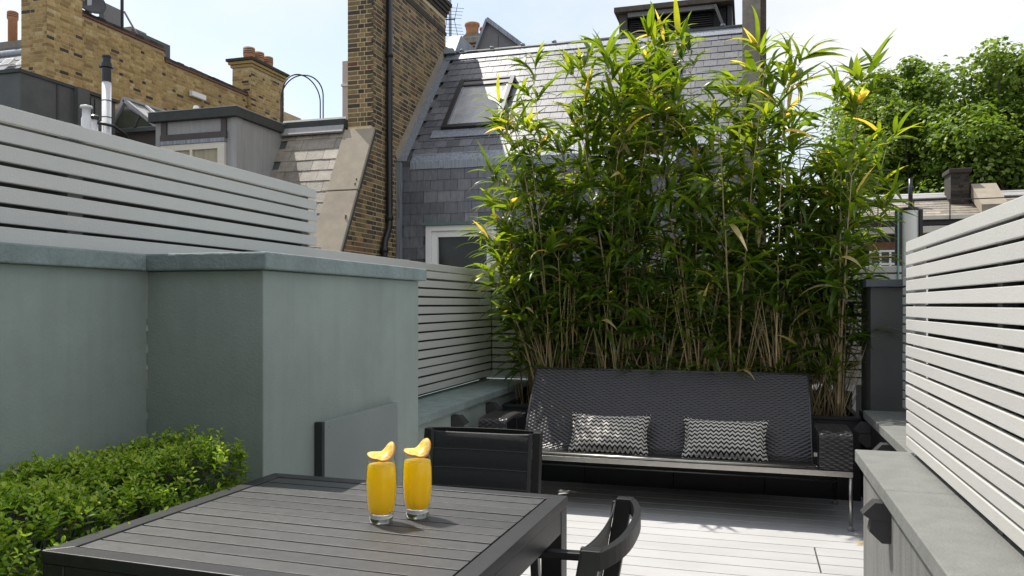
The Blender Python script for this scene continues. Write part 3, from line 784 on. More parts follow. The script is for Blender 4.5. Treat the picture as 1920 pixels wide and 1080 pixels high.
# stone pier at the far end of the roof
sp = MB().box(-0.098, 0.17, 12.75, 13.3, GZ, 6.42).build('stone_pier', M['stone'], ms, bevel=0.01)
MB().box(-0.02, 0.235, 12.80, 13.28, 6.425, 8.0).build('pier_cap', M['stone'], sp, bevel=0.01)
MB().box(0.172, 0.26, 12.95, 14.9, GZ, 6.40).build('pier_return', M['stone_dark'], sp)

# ---- louvred plant housing on the flat roof ------------------------------------------------
HY = 15.1
ha = atY(1180, 60, HY); hb = atY(1362, 60, HY); ht = atY(1270, 22, HY).z
hs = thing('plant_housing', 'dark louvred plant housing with overhanging slab lid on the slate roof', 'roof housing')
MB().box(ha.x, hb.x, HY, HY + 1.3, MZ1 - 0.06, ht).build('body', M['blackwall'], hs)
MB().box(ha.x - 0.25, hb.x + 0.14, HY - 0.28, HY + 1.5, ht + 0.002, ht + 0.10).build('lid', M['stone_dark'], hs, bevel=0.01)
MB().box(ha.x - 0.17, ha.x - 0.02, HY - 0.15, HY + 1.2, MZ1 - 0.06, ht).build('side_cheek', M['brownwood'], hs)
MB().box(hb.x + 0.02, hb.x + 0.10, HY - 0.1, HY + 1.2, MZ1 - 0.06, ht).build('side_cheek', M['blackwall'], hs)
MB().box(ha.x, hb.x - 0.2, HY - 0.22, HY - 0.15, ht - 0.09, ht - 0.01).build('fascia', M['louvre'], hs)
nb = 11
for k in range(nb):
    z = MZ1 + (k + 0.2) * (ht - MZ1 - 0.1) / nb
    MB().hexa([(ha.x + 0.05, HY - 0.07, z), (hb.x - 0.25, HY - 0.07, z), (hb.x - 0.25, HY - 0.01, z + 0.05), (ha.x + 0.05, HY - 0.01, z + 0.05),
               (ha.x + 0.05, HY - 0.07, z + 0.01), (hb.x - 0.25, HY - 0.07, z + 0.01), (hb.x - 0.25, HY - 0.01, z + 0.06), (ha.x + 0.05, HY - 0.01, z + 0.06)]).build('louvre_blade', M['frame_dark'], hs)
MB().bar((hb.x - 0.20, HY - 0.2, ht - 0.02), (hb.x - 0.02, HY - 0.1, MZ1 + 0.05), 0.05, 0.12, (0, 1, 0)).build('brace', M['louvre'], hs)

# ---- things beyond the ridge ---------------------------------------------------------------
GY = 17.0
ga, gb, gc = atY(893, 110, GY), atY(916, 40, GY), atY(1000, 105, GY)
gd = thing('roof_gable', 'grey zinc-clad triangular gable rising beyond the ridge of the slate roof', 'gable')
MB().prism([(ga.x - 0.1, 5.0), (gc.x + 0.2, 5.0), (gc.x + 0.12, gc.z - 0.08), (gb.x, gb.z), (ga.x - 0.08, ga.z)], 'y', GY, GY + 2.2).build('face', M['gable'], gd)
MB().bar((gb.x - 0.02, GY - 0.02, gb.z + 0.03), (gc.x + 0.25, GY - 0.02, gc.z - 0.16), 0.16, 0.09, (0, 0, 1)).build('verge', M['lead'], gd)
MB().bar((gb.x - 0.02, GY - 0.02, gb.z + 0.03), (ga.x - 0.20, GY - 0.02, ga.z - 0.3), 0.14, 0.05, (0, 0, 1)).build('verge', M['lead'], gd)
MB().box((ga.x + gc.x) / 2 - 0.15, (ga.x + gc.x) / 2 - 0.135, GY - 0.008, GY, 5.0, gb.z - 0.35).build('standing_seam', M['lead_dark'], gd)
KY = 18.5
ka, kb = atY(862, 80, KY), atY(897, 80, KY)
kc = thing('chimney', 'small red brick chimney with two terracotta pots between aerial and gable', 'chimney')
MB().box(ka.x, kb.x + 0.15, KY, KY + 0.8, 4.5, ka.z - 0.08).build('core', M['chim_mortar'], kc)
brick_field(kc, (ka.x, KY, 0), X_, (0, -1, 0), kb.x + 0.15 - ka.x, ka.z - 1.0, ka.z - 0.08, M['red_brick'], single=60)
MB().box(ka.x - 0.13, kb.x + 0.25, KY - 0.13, KY + 0.9, ka.z - 0.075, ka.z + 0.08).build('cap', M['stone'], kc, bevel=0.02)
MB().prism([(ka.x, ka.z + 0.081), (kb.x + 0.15, ka.z + 0.081), (kb.x, ka.z + 0.2), (ka.x + 0.15, ka.z + 0.2)], 'y', KY, KY + 0.75).build('flaunching', M['stone'], kc)
pz = ka.z + 0.18
for dx, dy, s in ((0.30, 0.3, 1.0), (0.58, 0.55, 0.86)):
    MB().lathe([(0.17 * s, 0), (0.155 * s, 0.15), (0.165 * s, 0.27 * s), (0.19 * s, 0.30 * s), (0.19 * s, 0.36 * s), (0.15 * s, 0.365 * s), (0.14 * s, 0.2)], 18, (ka.x + dx - 0.08, KY + dy, pz)).build('chimney_pot', M['pot'], kc, smooth=True)
# television aerial
AY = 16.2
aa = atY(846, 70, AY)
ae = thing('television_aerial', 'thin television aerial on a grey mast beside the brick chimney stack', 'aerial')
MB().tube([(aa.x, AY, 5.4), (aa.x - 0.03, AY, 8.0)], 0.032, 8).build('mast', M['galv'], ae)
ac = atY(847, 42, AY)
boom = MB().tube([(ac.x - 0.28, AY - 0.25, ac.z), (ac.x + 0.12, AY - 0.1, ac.z + 0.02)], 0.014, 6).build('boom', M['wire'], ae)
for sgn in (1, -1):
    for k in range(4):
        z = ac.z + sgn * (0.07 + 0.07 * k); xk = ac.x + 0.02 + 0.02 * k
        MB().tube([(xk - 0.22, AY - 0.12, z + 0.02), (xk + 0.22, AY - 0.05, z - 0.03)], 0.005, 5).build('reflector_rod', M['wire'], ae)
    MB().tube([(ac.x - 0.08, AY - 0.1, ac.z), (ac.x - 0.14, AY - 0.1, ac.z + sgn * 0.36)], 0.006, 5).build('reflector_rod', M['wire'], ae)
    MB().tube([(ac.x + 0.10, AY - 0.1, ac.z), (ac.x + 0.18, AY - 0.1, ac.z + sgn * 0.36)], 0.006, 5).build('reflector_rod', M['wire'], ae)
# lead hood where chimney meets the ridge
MB().prism([(MY1 - 0.15, MZ1 + 0.0), (MY1 + 1.0, MZ1 + 0.0), (MY1 + 1.0, MZ1 + 0.45), (MY1 + 0.2, MZ1 + 0.45)], 'x', MXL + 0.004, MXL + 0.25).build('lead_hood', M['lead'], ms)

# ---- adjoining house: small slate slope, dormer -------------------------------------------
ad = thing('dormer_house', 'house with stone-coloured slates and pale lead dormer beyond the fence', 'house')
AXL, AXR = -12.0, CXL - 0.03
MB().prism([(10.5, GZ), (15.0, GZ), (15.0, 4.12), (11.58, 4.12), (10.5, 2.1)], 'x', AXL, AXR).build('wall', M['lead_dark'], ad)
as_ = Vector((0, 1.08, 2.02)).normalized(); an = Vector((0, -as_.z, as_.y))
slate_field(ad, (-8.0, 10.5, 2.1), X_, as_, an, AXR + 8.0, 2.2, 0.30, 0.21, M['slate_brown'], keep=lambda x, d: x > 0.62, single=90, seed=31)
MB().box(-7.45, AXR + 0.01, 11.50, 11.75, 4.13, 4.27).build('roof_edge', M['felt'], ad)
MB().hexa([(-7.4, 11.46, 4.04), (AXR, 11.46, 4.04), (AXR, 11.6, 4.3), (-7.4, 11.6, 4.3), (-7.4, 11.44, 4.06), (AXR, 11.44, 4.06), (AXR, 11.58, 4.32), (-7.4, 11.58, 4.32)]).build('lead_roll', M['lead_pale'], ad)
DY = 10.3
da, db = atY(292, 240, DY), atY(444, 240, DY)
dtop = atY(449, 202, DY).z
dm = MB().box(da.x, db.x, DY, 12.2, 1.6, dtop - 0.14).build('dormer', M['lead_pale'], ad)
MB().box(da.x - 0.06, db.x + 0.06, DY - 0.10, 12.3, dtop - 0.138, dtop).build('flat_roof', M['felt'], dm, bevel=0.006)
MB().box(da.x - 0.065, db.x + 0.065, DY - 0.105, 12.3, dtop + 0.002, dtop + 0.014).build('roof_trim', M['lead_pale'], dm)
MB().box(db.x - 0.10, db.x + 0.014, DY - 0.016, DY + 0.12, 1.6, dtop - 0.14).build('corner_roll', M['lead_pale'], dm)
z1 = atY(380, 250, DY).z; z0 = atY(380, 262, DY).z
MB().box(da.x + 0.12, db.x - 0.16, DY - 0.05, DY - 0.002, z0, z1).build('window_head', M['brownwood'], dm)
MB().box(da.x + 0.12, da.x + 0.22, DY - 0.03, DY - 0.002, z1 + 0.002, dtop - 0.15).build('trim_board', M['brownwood'], dm)
MB().box(db.x - 0.26, db.x - 0.17, DY - 0.03, DY - 0.002, z1 + 0.002, dtop - 0.15).build('trim_board', M['brownwood'], dm)
MB().box(da.x + 0.13, db.x - 0.17, DY - 0.07, DY - 0.004, z0 - 0.06, z0 - 0.002).build('lead_drip', M['lead'], dm)
zt = z0 - 0.065
MB().box(da.x + 0.24, db.x - 0.30, DY - 0.02, DY - 0.004, 2.5, zt - 0.08).build('pane', M['pane_warm'], dm)
for a, b_, c_, d_ in ((da.x + 0.14, da.x + 0.24, 2.5, zt), (db.x - 0.30, db.x - 0.18, 2.5, zt), (da.x + 0.24, db.x - 0.30, zt - 0.09, zt), ((da.x + db.x) / 2 - 0.06, (da.x + db.x) / 2 - 0.02, 2.5, zt - 0.09)):
    MB().box(a, b_, DY - 0.055, DY - 0.003, c_, d_).build('window_frame', M['cream'], dm)
MB().lathe([(0.05, 0), (0.05, 0.10), (0.035, 0.14), (0, 0.15)], 10, (da.x + 0.55, DY + 0.25, dtop + 0.014)).build('roof_vent', M['pipe_white'], dm)
# black wire cage dome on the roof
WY = 13.0
wc = thing('wire_cage', 'tall thin black hooped cage standing on the roof beside the brick house', 'cage')
wl, wr = atY(527, 225, WY), atY(606, 225, WY); wt = atY(566, 141, WY).z
cx_, rx_ = (wl.x + wr.x) / 2, (wr.x - wl.x) / 2
zb = 4.1; zs = wt - rx_ * 0.95
for ang in (0.0, 1.25):
    pts = []
    c_, s_ = math.cos(ang), math.sin(ang)
    for k in range(25):
        a = math.pi * k / 24
        pts.append((cx_ + rx_ * math.cos(a) * c_, WY + rx_ * math.cos(a) * s_, zs + rx_ * 0.95 * math.sin(a)))
    pts = [(pts[0][0], pts[0][1], zb)] + pts + [(pts[-1][0], pts[-1][1], zb)]
    MB().tube(pts, 0.013, 6).build('hoop', M['wire'], wc, smooth=True)
# pale rendered stack just beside the chimney
ps = thing('rendered_stack', 'pale pink rendered stack peeping out behind the brick chimney stack', 'chimney')
pa = atY(642, 115, 15.5)
MB().box(pa.x, pa.x + 0.6, 15.5, 16.2, GZ, pa.z).build('shaft', surf('pale_render', (0.50, 0.42, 0.38), 0.8, 0.08, 4), ps)
MB().box(pa.x - 0.02, pa.x + 0.62, 15.47, 16.2, pa.z - 0.55, pa.z - 0.5).build('band', M['cream'], ps)

# ---- long brick house on the left ---------------------------------------------------------
BX = -13.2
def bY(px): return atX(px, 400, BX).y
yA, yStep, yEnd = bY(82), bY(308), bY(470)
zA = atX(150, 17, BX).z; zB = atX(310, 107, BX).z
bh = thing('brick_house', 'long yellow stock brick house wall with stepped parapet and clay chimney pots', 'house')
MB().prism([(yA + 0.02, GZ), (yEnd + 2.6, GZ), (yEnd + 2.6, zB - 0.12), (yStep, zB - 0.12), (yStep, zA - 0.12), (yA + 0.02, zA - 0.12)], 'x', BX - 0.35, BX - 0.002).build('wall', M['stock_mortar'], bh)
def stint(rr, a, z):
    if rr.random() < 0.045: return rr.uniform(0, 0.08)
    if z < 5.6 and a < 3.2 and rr.random() < 0.35: return rr.uniform(0.8, 1.0)
    return min(1, max(0.14, rr.gauss(0.45, 0.2)))
winY0, winY1 = bY(342), bY(385)
brick_field(bh, (BX, yA, 0), Y_, X_, yEnd + 0.3 - yA, 3.9, zA - 0.12, M['stock_brick'],
            keep=lambda a, z: (yA + a < yStep or z < zB - 0.16) and not (winY0 < yA + a < winY1 and z < 5.02),
            single=230, key=lambda it: it[0] * 0.5 + abs(it[2] - 6.6), tint=stint, seed=41)
# parapet copings: soot-black brick on edge above a red tile course
for y0, y1, zt in ((yA + 0.9, yStep, zA), (yStep + 0.02, yEnd, zB)):
    MB().box(BX - 0.35, BX + 0.05, y0, y1, zt - 0.12, zt - 0.085).build('tile_course', M['red_brick'], bh)
    n_ = int((y1 - y0) / 0.22)
    for k in range(n_):
        MB().box(BX - 0.3, BX + 0.02, y0 + k * 0.22, y0 + k * 0.22 + 0.21, zt - 0.084, zt + R.uniform(-0.012, 0.012), R.random()).build('coping_brick', M['soot_brick'], bh)
# near chimney breast
yN = bY(82)
nL = atY(42, 60, yN).x
zN = zA + 0.25
MB().box(nL, BX + 0.10, yN - 0.02, bY(147), GZ, zN + 1.2).build('chimney_breast', M['stock_mortar'], bh)
brick_field(bh, (nL, yN - 0.02, 0), X_, (0, -1, 0), BX + 0.10 - nL, 4.3, zN + 1.2, M['stock_brick'], single=70, key=lambda it: abs(it[2] - 6.5), tint=stint, seed=42)
brick_field(bh, (BX + 0.10, yN - 0.02, 0), Y_, X_, bY(147) - yN + 0.02, 4.3, zN + 1.2, M['stock_brick'], tint=stint, seed=43)
MB().box(nL - 0.06, BX + 0.16, yN - 0.08, bY(147) + 0.05, zN - 0.02, zN + 0.055).build('string_course', M['stock_brick'], bh)
MB().box(nL - 0.03, BX + 0.13, yN - 0.05, bY(147) + 0.03, zN - 0.10, zN - 0.025).build('string_course', M['stock_brick'], bh)
# far chimney with three pots
yF0, yF1 = bY(466) - 0.05, bY(531) - 0.15
fL = atY(436, 130, yF0).x; zF = atX(470, 112, BX).z
MB().box(fL, BX + 0.12, yF0, yF1, GZ, zF - 0.02).build('chimney_breast', M['stock_mortar'], bh)
brick_field(bh, (fL, yF0, 0), X_, (0, -1, 0), BX + 0.12 - fL, 5.2, zF - 0.3, M['stock_brick'], tint=stint, seed=44)
brick_field(bh, (BX + 0.12, yF0, 0), Y_, X_, yF1 - yF0, 4.2, zF - 0.3, M['stock_brick'], tint=stint, seed=45)
for k in range(3):
    o_ = 0.04 + 0.045 * k
    MB().box(fL - o_, BX + 0.12 + o_, yF0 - o_, yF1 + o_, zF - 0.24 + 0.08 * k, zF - 0.24 + 0.08 * k + 0.072).build('corbel_course', M['stock_brick'] if k < 2 else M['soot_brick'], bh)
for k in range(3):
    yy = yF0 + 0.25 + k * (yF1 - yF0 - 0.5) / 2 * 0.8
    pot = MB().lathe([(0.13, 0), (0.14, 0.05), (0.145, 0.1), (0.16, 0.14), (0.16, 0.36), (0.13, 0.37)], 16, (BX - 0.12, yy, zF)).build('chimney_pot', M['pot'], bh, smooth=True)
    for j in range(3):
        MB().lathe([(0.163, 0), (0.163, 0.02)], 16, (BX - 0.12, yy, zF + 0.19 + 0.055 * j)).build('vent_slot', M['soot_brick'], pot)
# blocked window and white lamp on the wall
MB().box(BX - 0.25, BX - 0.20, winY0, winY1, 4.0, 5.02).build('window', surf('red_curtain', (0.18, 0.055, 0.04), 0.7), bh)
for k in range(9):
    yy = winY0 - 0.1 + k * (winY1 - winY0 + 0.2) / 9
    MB().box(BX - 0.02, BX + 0.014, yy, yy + (winY1 - winY0 + 0.2) / 9 - 0.012, 5.03, 5.24, R.uniform(0.3, 0.6)).build('lintel_brick', M['stock_brick'], bh)
MB().box(BX - 0.2, BX - 0.12, winY0, winY1, 4.92, 5.02).build('window_frame', M['stone'], bh)
lz = atX(368, 180, BX)
MB().box(BX + 0.012, BX + 0.11, lz.y - 0.28, lz.y + 0.25, lz.z - 0.07, lz.z + 0.06).build('bulkhead_light', M['white'], bh, bevel=0.015)
# satellite dish and bracketed mast on the parapet
sd = thing('satellite_dish', 'dark grey satellite dish perched on the brick parapet next to the chimney breast', 'satellite dish')
sc_ = atX(163, 3, BX - 0.1)
dish = MB().lathe([(0.0, 0.0), (0.15, 0.01), (0.30, 0.045), (0.36, 0.07), (0.36, 0.085), (0.28, 0.06), (0, 0.02)], 24).build('dish', M['lamp'], sd, smooth=True)
dish.matrix_local = Matrix.Translation(sc_) @ Matrix.Rotation(math.radians(62), 4, 'Y') @ Matrix.Rotation(0.3, 4, 'X')
MB().tube([(sc_.x - 0.03, sc_.y + 0.02, zA - 0.01), (sc_.x - 0.03, sc_.y + 0.02, sc_.z + 0.05)], 0.03, 8).build('stand', M['galv'], sd)
MB().box(sc_.x + 0.06, sc_.x + 0.09, sc_.y - 0.08, sc_.y + 0.04, zA - 0.005, sc_.z + 0.3).build('arm', M['galv'], sd)
mt = thing('mast', 'dark mast with strut and grey junction box on the brick parapet', 'mast')
mp_ = atX(229, 40, BX - 0.1)
MB().tube([(mp_.x, mp_.y, zA - 0.01), (mp_.x, mp_.y, mp_.z + 1.4)], 0.035, 8).build('pole', M['wire'], mt)
MB().tube([(mp_.x, mp_.y + 0.5, zA), (mp_.x, mp_.y + 0.05, mp_.z + 0.25)], 0.022, 6).build('strut', M['galv'], mt)
MB().box(mp_.x - 0.1, mp_.x + 0.03, mp_.y - 0.55, mp_.y - 0.08, zA + 0.0, mp_.z + 0.22).build('junction_box', M['louvre'], mt)

# ---- slate roof at the far left edge with clay pot ----------------------------------------
FY = 14.5
fa, fb_ = atY(-60, 140, FY), atY(46, 140, FY)
fz0, fz1 = atY(20, 138, FY).z, atY(20, 82, FY).z
lr = thing('slate_roof', 'dark slate roof with two small white-framed rooflights beside the yellow brick chimney breast', 'roof')
MB().prism([(FY, 3.4), (FY + 2, 3.4), (FY + 2, fz1 + 0.32), (FY + 0.75, fz1 + 0.32), (FY + 0.62, fz1 - 0.0), (FY, fz0)], 'x', fa.x - 1.5, nL - 0.01).build('wall', M['lead_dark'], lr)
ls = Vector((0, 0.62, fz1 - fz0)).normalized(); ln_ = Vector((0, -ls.z, ls.y))
slate_field(lr, (fa.x - 1.0, FY, fz0), X_, ls, ln_, nL - 0.02 - fa.x + 1.0, (fz1 - fz0), 0.26, 0.19, M['slate'], single=20, seed=51, keep=lambda x, d: True)
MB().tube([(fa.x - 1.0, FY + 0.62, fz1 + 0.0), (nL - 0.02, FY + 0.62, fz1 + 0.0)], 0.10, 10).build('lead_roll', M['lead'], lr, smooth=True)
MB().box(fa.x - 1.2, nL - 0.02, FY + 0.7, FY + 1.2, fz1 + 0.14, fz1 + 0.36).build('coping', M['stone'], lr)
for px in (3, 33):
    q = atY(px, 127, FY + 0.1)
    p0 = q; w_ = Vector((0.26, 0, 0)); h_ = ls * 0.26; t_ = ln_ * 0.05
    p0 = p0 + ln_ * 0.03
    f_ = MB().hexa([p0, p0 + w_, p0 + w_ + h_, p0 + h_, p0 + t_, p0 + w_ + t_, p0 + w_ + h_ + t_, p0 + h_ + t_]).build('rooflight', M['white'], lr)
    p1 = p0 + w_ * 0.12 + h_ * 0.12 + t_ * 1.02
    MB().hexa([p1, p1 + w_ * 0.76, p1 + w_ * 0.76 + h_ * 0.76, p1 + h_ * 0.76] + [v_ + ln_ * 0.004 for v_ in (p1, p1 + w_ * 0.76, p1 + w_ * 0.76 + h_ * 0.76, p1 + h_ * 0.76)]).build('pane', M['skylight'], f_)
cp = thing('chimney_pot', 'single slim terracotta chimney pot with louvred top on the dark slate roof', 'chimney pot')
qq = atY(24, 40, FY + 0.95)
h0 = fz1 + 0.36
pt = MB().lathe([(0.105, 0), (0.105, qq.z - h0 + 0.02), (0.125, qq.z - h0 + 0.05), (0.125, qq.z - h0 + 0.22), (0.10, qq.z - h0 + 0.24)], 16, (qq.x, FY + 0.95, h0)).build('pot', M['pot'], cp, smooth=True)
for j in range(3):
    MB().lathe([(0.128, 0), (0.128, 0.016)], 16, (qq.x, FY + 0.95, qq.z + 0.09 + 0.045 * j)).build('vent_slot', M['soot_brick'], cp)

# ---- lead-clad extension, flues and glazed rooflight ---------------------------------------
EX = -10.0
e0, e1, e2, e3 = atX(38, 137, EX), atX(138, 166, EX), atX(160, 170, EX), atX(214, 182, EX)
ex = thing('lead_clad_extension', 'dark grey lead-clad roof extension below the yellow brick house', 'roof extension')
zt = (e0.z + e1.z) / 2
MB().box(EX - 3.2, EX, e0.y, e1.y, GZ, zt).build('body', M['lead_dark'], ex)
MB().box(EX - 3.2, EX + 0.02, e0.y - 0.03, e1.y + 0.02, zt + 0.002, zt + 0.05).build('roof_edge', M['felt'], ex)
MB().box(EX - 3.2, EX + 0.09, e1.y, e2.y, GZ, e2.z - 0.002).build('return', M['lead_dark'], ex)
MB().box(EX - 3.2, EX + 0.02, e2.y, e3.y, GZ, e2.z - 0.05).build('body', M['lead_dark'], ex)
MB().box(EX - 3.2, EX + 0.06, e2.y, e3.y + 0.06, e2.z - 0.048, e2.z).build('roof_edge', M['felt'], ex)
for yy in (atX(106, 200, EX).y,):
    MB().box(EX + 0.001, EX + 0.012, yy, yy + 0.03, 2.0, zt - 0.01).build('lead_seam', M['felt'], ex)
for dy in (0.0, 0.09):
    MB().box(EX + 0.021, EX + 0.06, e2.y + 0.05 + dy, e2.y + 0.11 + dy, 2.0, e2.z - 0.1).build('downpipe', M['lead_dark'], ex)
FX = -8.9
def flue(px, ytop, ybot_white, r, label, capped):
    a = atX(px, ytop, FX); b_ = atX(px, ybot_white, FX)
    t = thing('flue_pipe', label, 'flue')
    return t, a, b_
t, a, b_ = flue(200, 105, 154, 0.05, 'tall white flue pipe with black cowl standing before the lead-clad extension', True)
MB().lathe([(0.062, GZ + 7.0), (0.062, b_.z)], 16, (a.x, a.y, 0)).build('pipe', M['pipe_white'], t, smooth=True)
for zz in (b_.z - 0.28, b_.z - 0.52):
    MB().lathe([(0.064, 0), (0.064, 0.015)], 16, (a.x, a.y, zz)).build('joint', M['lead_dark'], t)
hh = a.z - b_.z
MB().lathe([(0.067, b_.z), (0.067, b_.z + hh * 0.52), (0.088, b_.z + hh * 0.55), (0.075, b_.z + hh * 0.72), (0.058, b_.z + hh * 0.74), (0.058, b_.z + hh * 0.92), (0.066, b_.z + hh * 0.93), (0.066, b_.z + hh), (0.03, b_.z + hh * 1.01)], 18, (a.x, a.y, 0)).build('cowl', M['pipe_black'], t, smooth=False)
t, a, b_ = flue(162, 200, 210, 0.05, 'short white soil vent pipe with domed cap beside the tall white flue', True)
MB().lathe([(0.065, 0.8), (0.065, a.z - 0.17), (0.055, a.z - 0.15), (0.055, a.z - 0.03), (0.085, a.z - 0.02), (0.075, a.z + 0.01), (0.0, a.z + 0.03)], 16, (a.x, a.y, 0)).build('pipe', M['pipe_white'], t, smooth=True)
t, a, b_ = flue(177, 217, 222, 0.05, 'stubby black-capped vent pipe between the two white pipes', True)
MB().lathe([(0.05, 0.8), (0.05, a.z - 0.06)], 14, (a.x, a.y, 0)).build('pipe', M['pipe_white'], t, smooth=True)
MB().lathe([(0.065, a.z - 0.058), (0.065, a.z - 0.01), (0.04, a.z + 0.01)], 14, (a.x, a.y, 0)).build('cap', M['pipe_black'], t)
c0 = Vector((a.x + 0.05, a.y, a.z - 0.1))
tag(MB().tube([c0, c0 + Vector((0.05, 0.25, 0.0)), c0 + Vector((0.08, 0.45, -0.08)), c0 + Vector((0.1, 0.75, -0.42)), c0 + Vector((0.1, 0.9, -0.9))], 0.022, 8).build('hose', M['pipe_black'], smooth=True), 'black hose drooping from the stubby vent pipe', 'hose')
# glazed gable rooflight
RY = 11.0
r0, r1, r2 = atY(216, 226, RY), atY(234, 188, RY), atY(296, 236, RY)
rl = thing('glazed_rooflight', 'small pitched glass rooflight with pale bars beside the dormer', 'rooflight')
apx = (r1.x, r1.z); lft = (r0.x - 0.12, r2.z - 0.02); rgt = (r2.x, r2.z - 0.02)
MB().prism([lft, rgt, apx], 'y', RY + 0.02, RY + 1.9).build('glazing', M['skylight'], rl)
MB().prism([(lft[0] + 0.08, lft[1] + 0.04), (rgt[0] - 0.1, rgt[1] + 0.04), (apx[0], apx[1] - 0.1)], 'y', RY - 0.0, RY + 0.018).build('gable_pane', surf('green_dark_pane', (0.09, 0.095, 0.07), 0.15, 0.3, 3, spec=0.7), rl)
MB().bar((lft[0], RY, lft[1]), (apx[0], RY, apx[1]), 0.07, 0.06).build('bar', M['lead_pale'], rl)
MB().bar((rgt[0], RY, rgt[1]), (apx[0], RY, apx[1]), 0.07, 0.06).build('bar', M['lead_pale'], rl)
MB().bar((lft[0] - 0.02, RY, lft[1] - 0.03), (rgt[0] + 0.02, RY, rgt[1] - 0.03), 0.09, 0.06).build('bar', M['lead_dark'], rl)
MB().bar(((lft[0] + rgt[0]) / 2 + 0.02, RY - 0.01, lft[1]), ((apx[0] + rgt[0]) / 2, RY - 0.01, (apx[1] + rgt[1]) / 2), 0.03, 0.03).build('bar', M['lead_dark'], rl)
for k in range(4):
    yy = RY + 0.45 + 0.45 * k
    MB().bar((rgt[0] + 0.01, yy, rgt[1] + 0.03), (apx[0] + 0.01, yy, apx[1] + 0.03), 0.04, 0.03).build('bar', M['white'], rl)
MB().bar((apx[0], RY - 0.03, apx[1] + 0.03), (apx[0], RY + 1.9, apx[1] + 0.03), 0.08, 0.04).build('ridge', M['lead_pale'], rl)
MB().box(lft[0] - 0.1, rgt[0] + 0.05, RY + 0.05, RY + 1.9, GZ, lft[1] - 0.06).build('upstand', M['brownwood'], rl)

# ---- house with chimney beyond the pale fence ------------------------------------------------
QY = 22.0
q0 = atY(1590, 410, QY); zE = atY(1700, 409, QY).z; zR = atY(1700, 372, QY + 1.6).z
qx0, qx1 = q0.x - 0.3, q0.x + 9.0
qh = thing('dark_house', 'black-walled house with brown slate roof, white sash window and cream cornice under the trees', 'house')
MB().box(qx0 + 0.5, qx1, QY + 0.12, QY + 6, GZ, zE).build('wall', M['blackwall'], qh)
MB().prism([(QY - 0.1, zE), (QY + 4, zE), (QY + 4, zR - 0.01), (QY + 1.6, zR - 0.01)], 'x', qx0 + 0.9, qx1).build('roof', M['lead_dark'], qh)
rs = Vector((0, 1.7, zR - zE)).normalized(); rn = Vector((0, -rs.z, rs.y))
slate_field(qh, (qx0, QY - 0.1, zE + 0.005), X_, rs, rn, 6.5, 1.8, 0.33, 0.22, M['slate_brown'], single=120, key=lambda it: it[0], seed=61,
            keep=lambda x, d: x > 0.35 + 0.55 * d)
MB().box(qx0 - 0.05, qx1, QY - 0.24, QY - 0.1, zE - 0.07, zE + 0.02).build('gutter', M['cream'], qh)
MB().tube([(qx0 + 0.9, QY + 1.6, zR + 0.03), (qx1, QY + 1.6, zR + 0.03)], 0.09, 8).build('ridge_roll', M['lead_pale'], qh, smooth=True)
MB().hexa([(qx0 + 0.9, QY + 1.25, zR - 0.08), (qx1, QY + 1.25, zR - 0.08), (qx1, QY + 1.6, zR + 0.06), (qx0 + 0.9, QY + 1.6, zR + 0.06), (qx0 + 0.9, QY + 1.24, zR - 0.05), (qx1, QY + 1.24, zR - 0.05), (qx1, QY + 1.6, zR + 0.09), (qx0 + 0.9, QY + 1.6, zR + 0.09)]).build('ridge_flashing', M['lead_pale'], qh)
zc0, zc1 = atY(1640, 440, QY).z, atY(1640, 427, QY).z
MB().box(qx0, qx1, QY - 0.16, QY + 0.118, zc0, zc1).build('cornice', M['cream'], qh, bevel=0.02)
MB().box(qx0 + 0.2, qx1, QY - 0.06, QY + 0.118, zc1 + 0.03, zc1 + 0.16).build('frieze', M['lamp'], qh)
wz0, wz1 = atY(1655, 521, QY).z, atY(1655, 469, QY).z
wx0, wx1 = atY(1630, 495, QY).x, atY(1690, 495, QY).x
MB().box(wx0 - 0.1, wx1 + 0.1, QY + 0.02, QY + 0.118, wz1 + 0.01, wz1 + 0.2).build('lintel', M['red_brick'], qh)
wq = MB().box(wx0, wx1, QY + 0.06, QY + 0.117, wz0, wz1).build('window', M['pane'], qh)
for k in range(4):
    xx = wx0 + k * (wx1 - wx0 - 0.05) / 3
    MB().box(xx, xx + 0.05, QY + 0.0, QY + 0.058, wz0, wz1).build('glazing_bar', M['white'], wq)
for k in range(3):
    zz = wz0 + k * (wz1 - wz0 - 0.05) / 2
    MB().box(wx0 + 0.002, wx1 - 0.002, QY + 0.004, QY + 0.056, zz, zz + 0.05).build('glazing_bar', M['white'], wq)
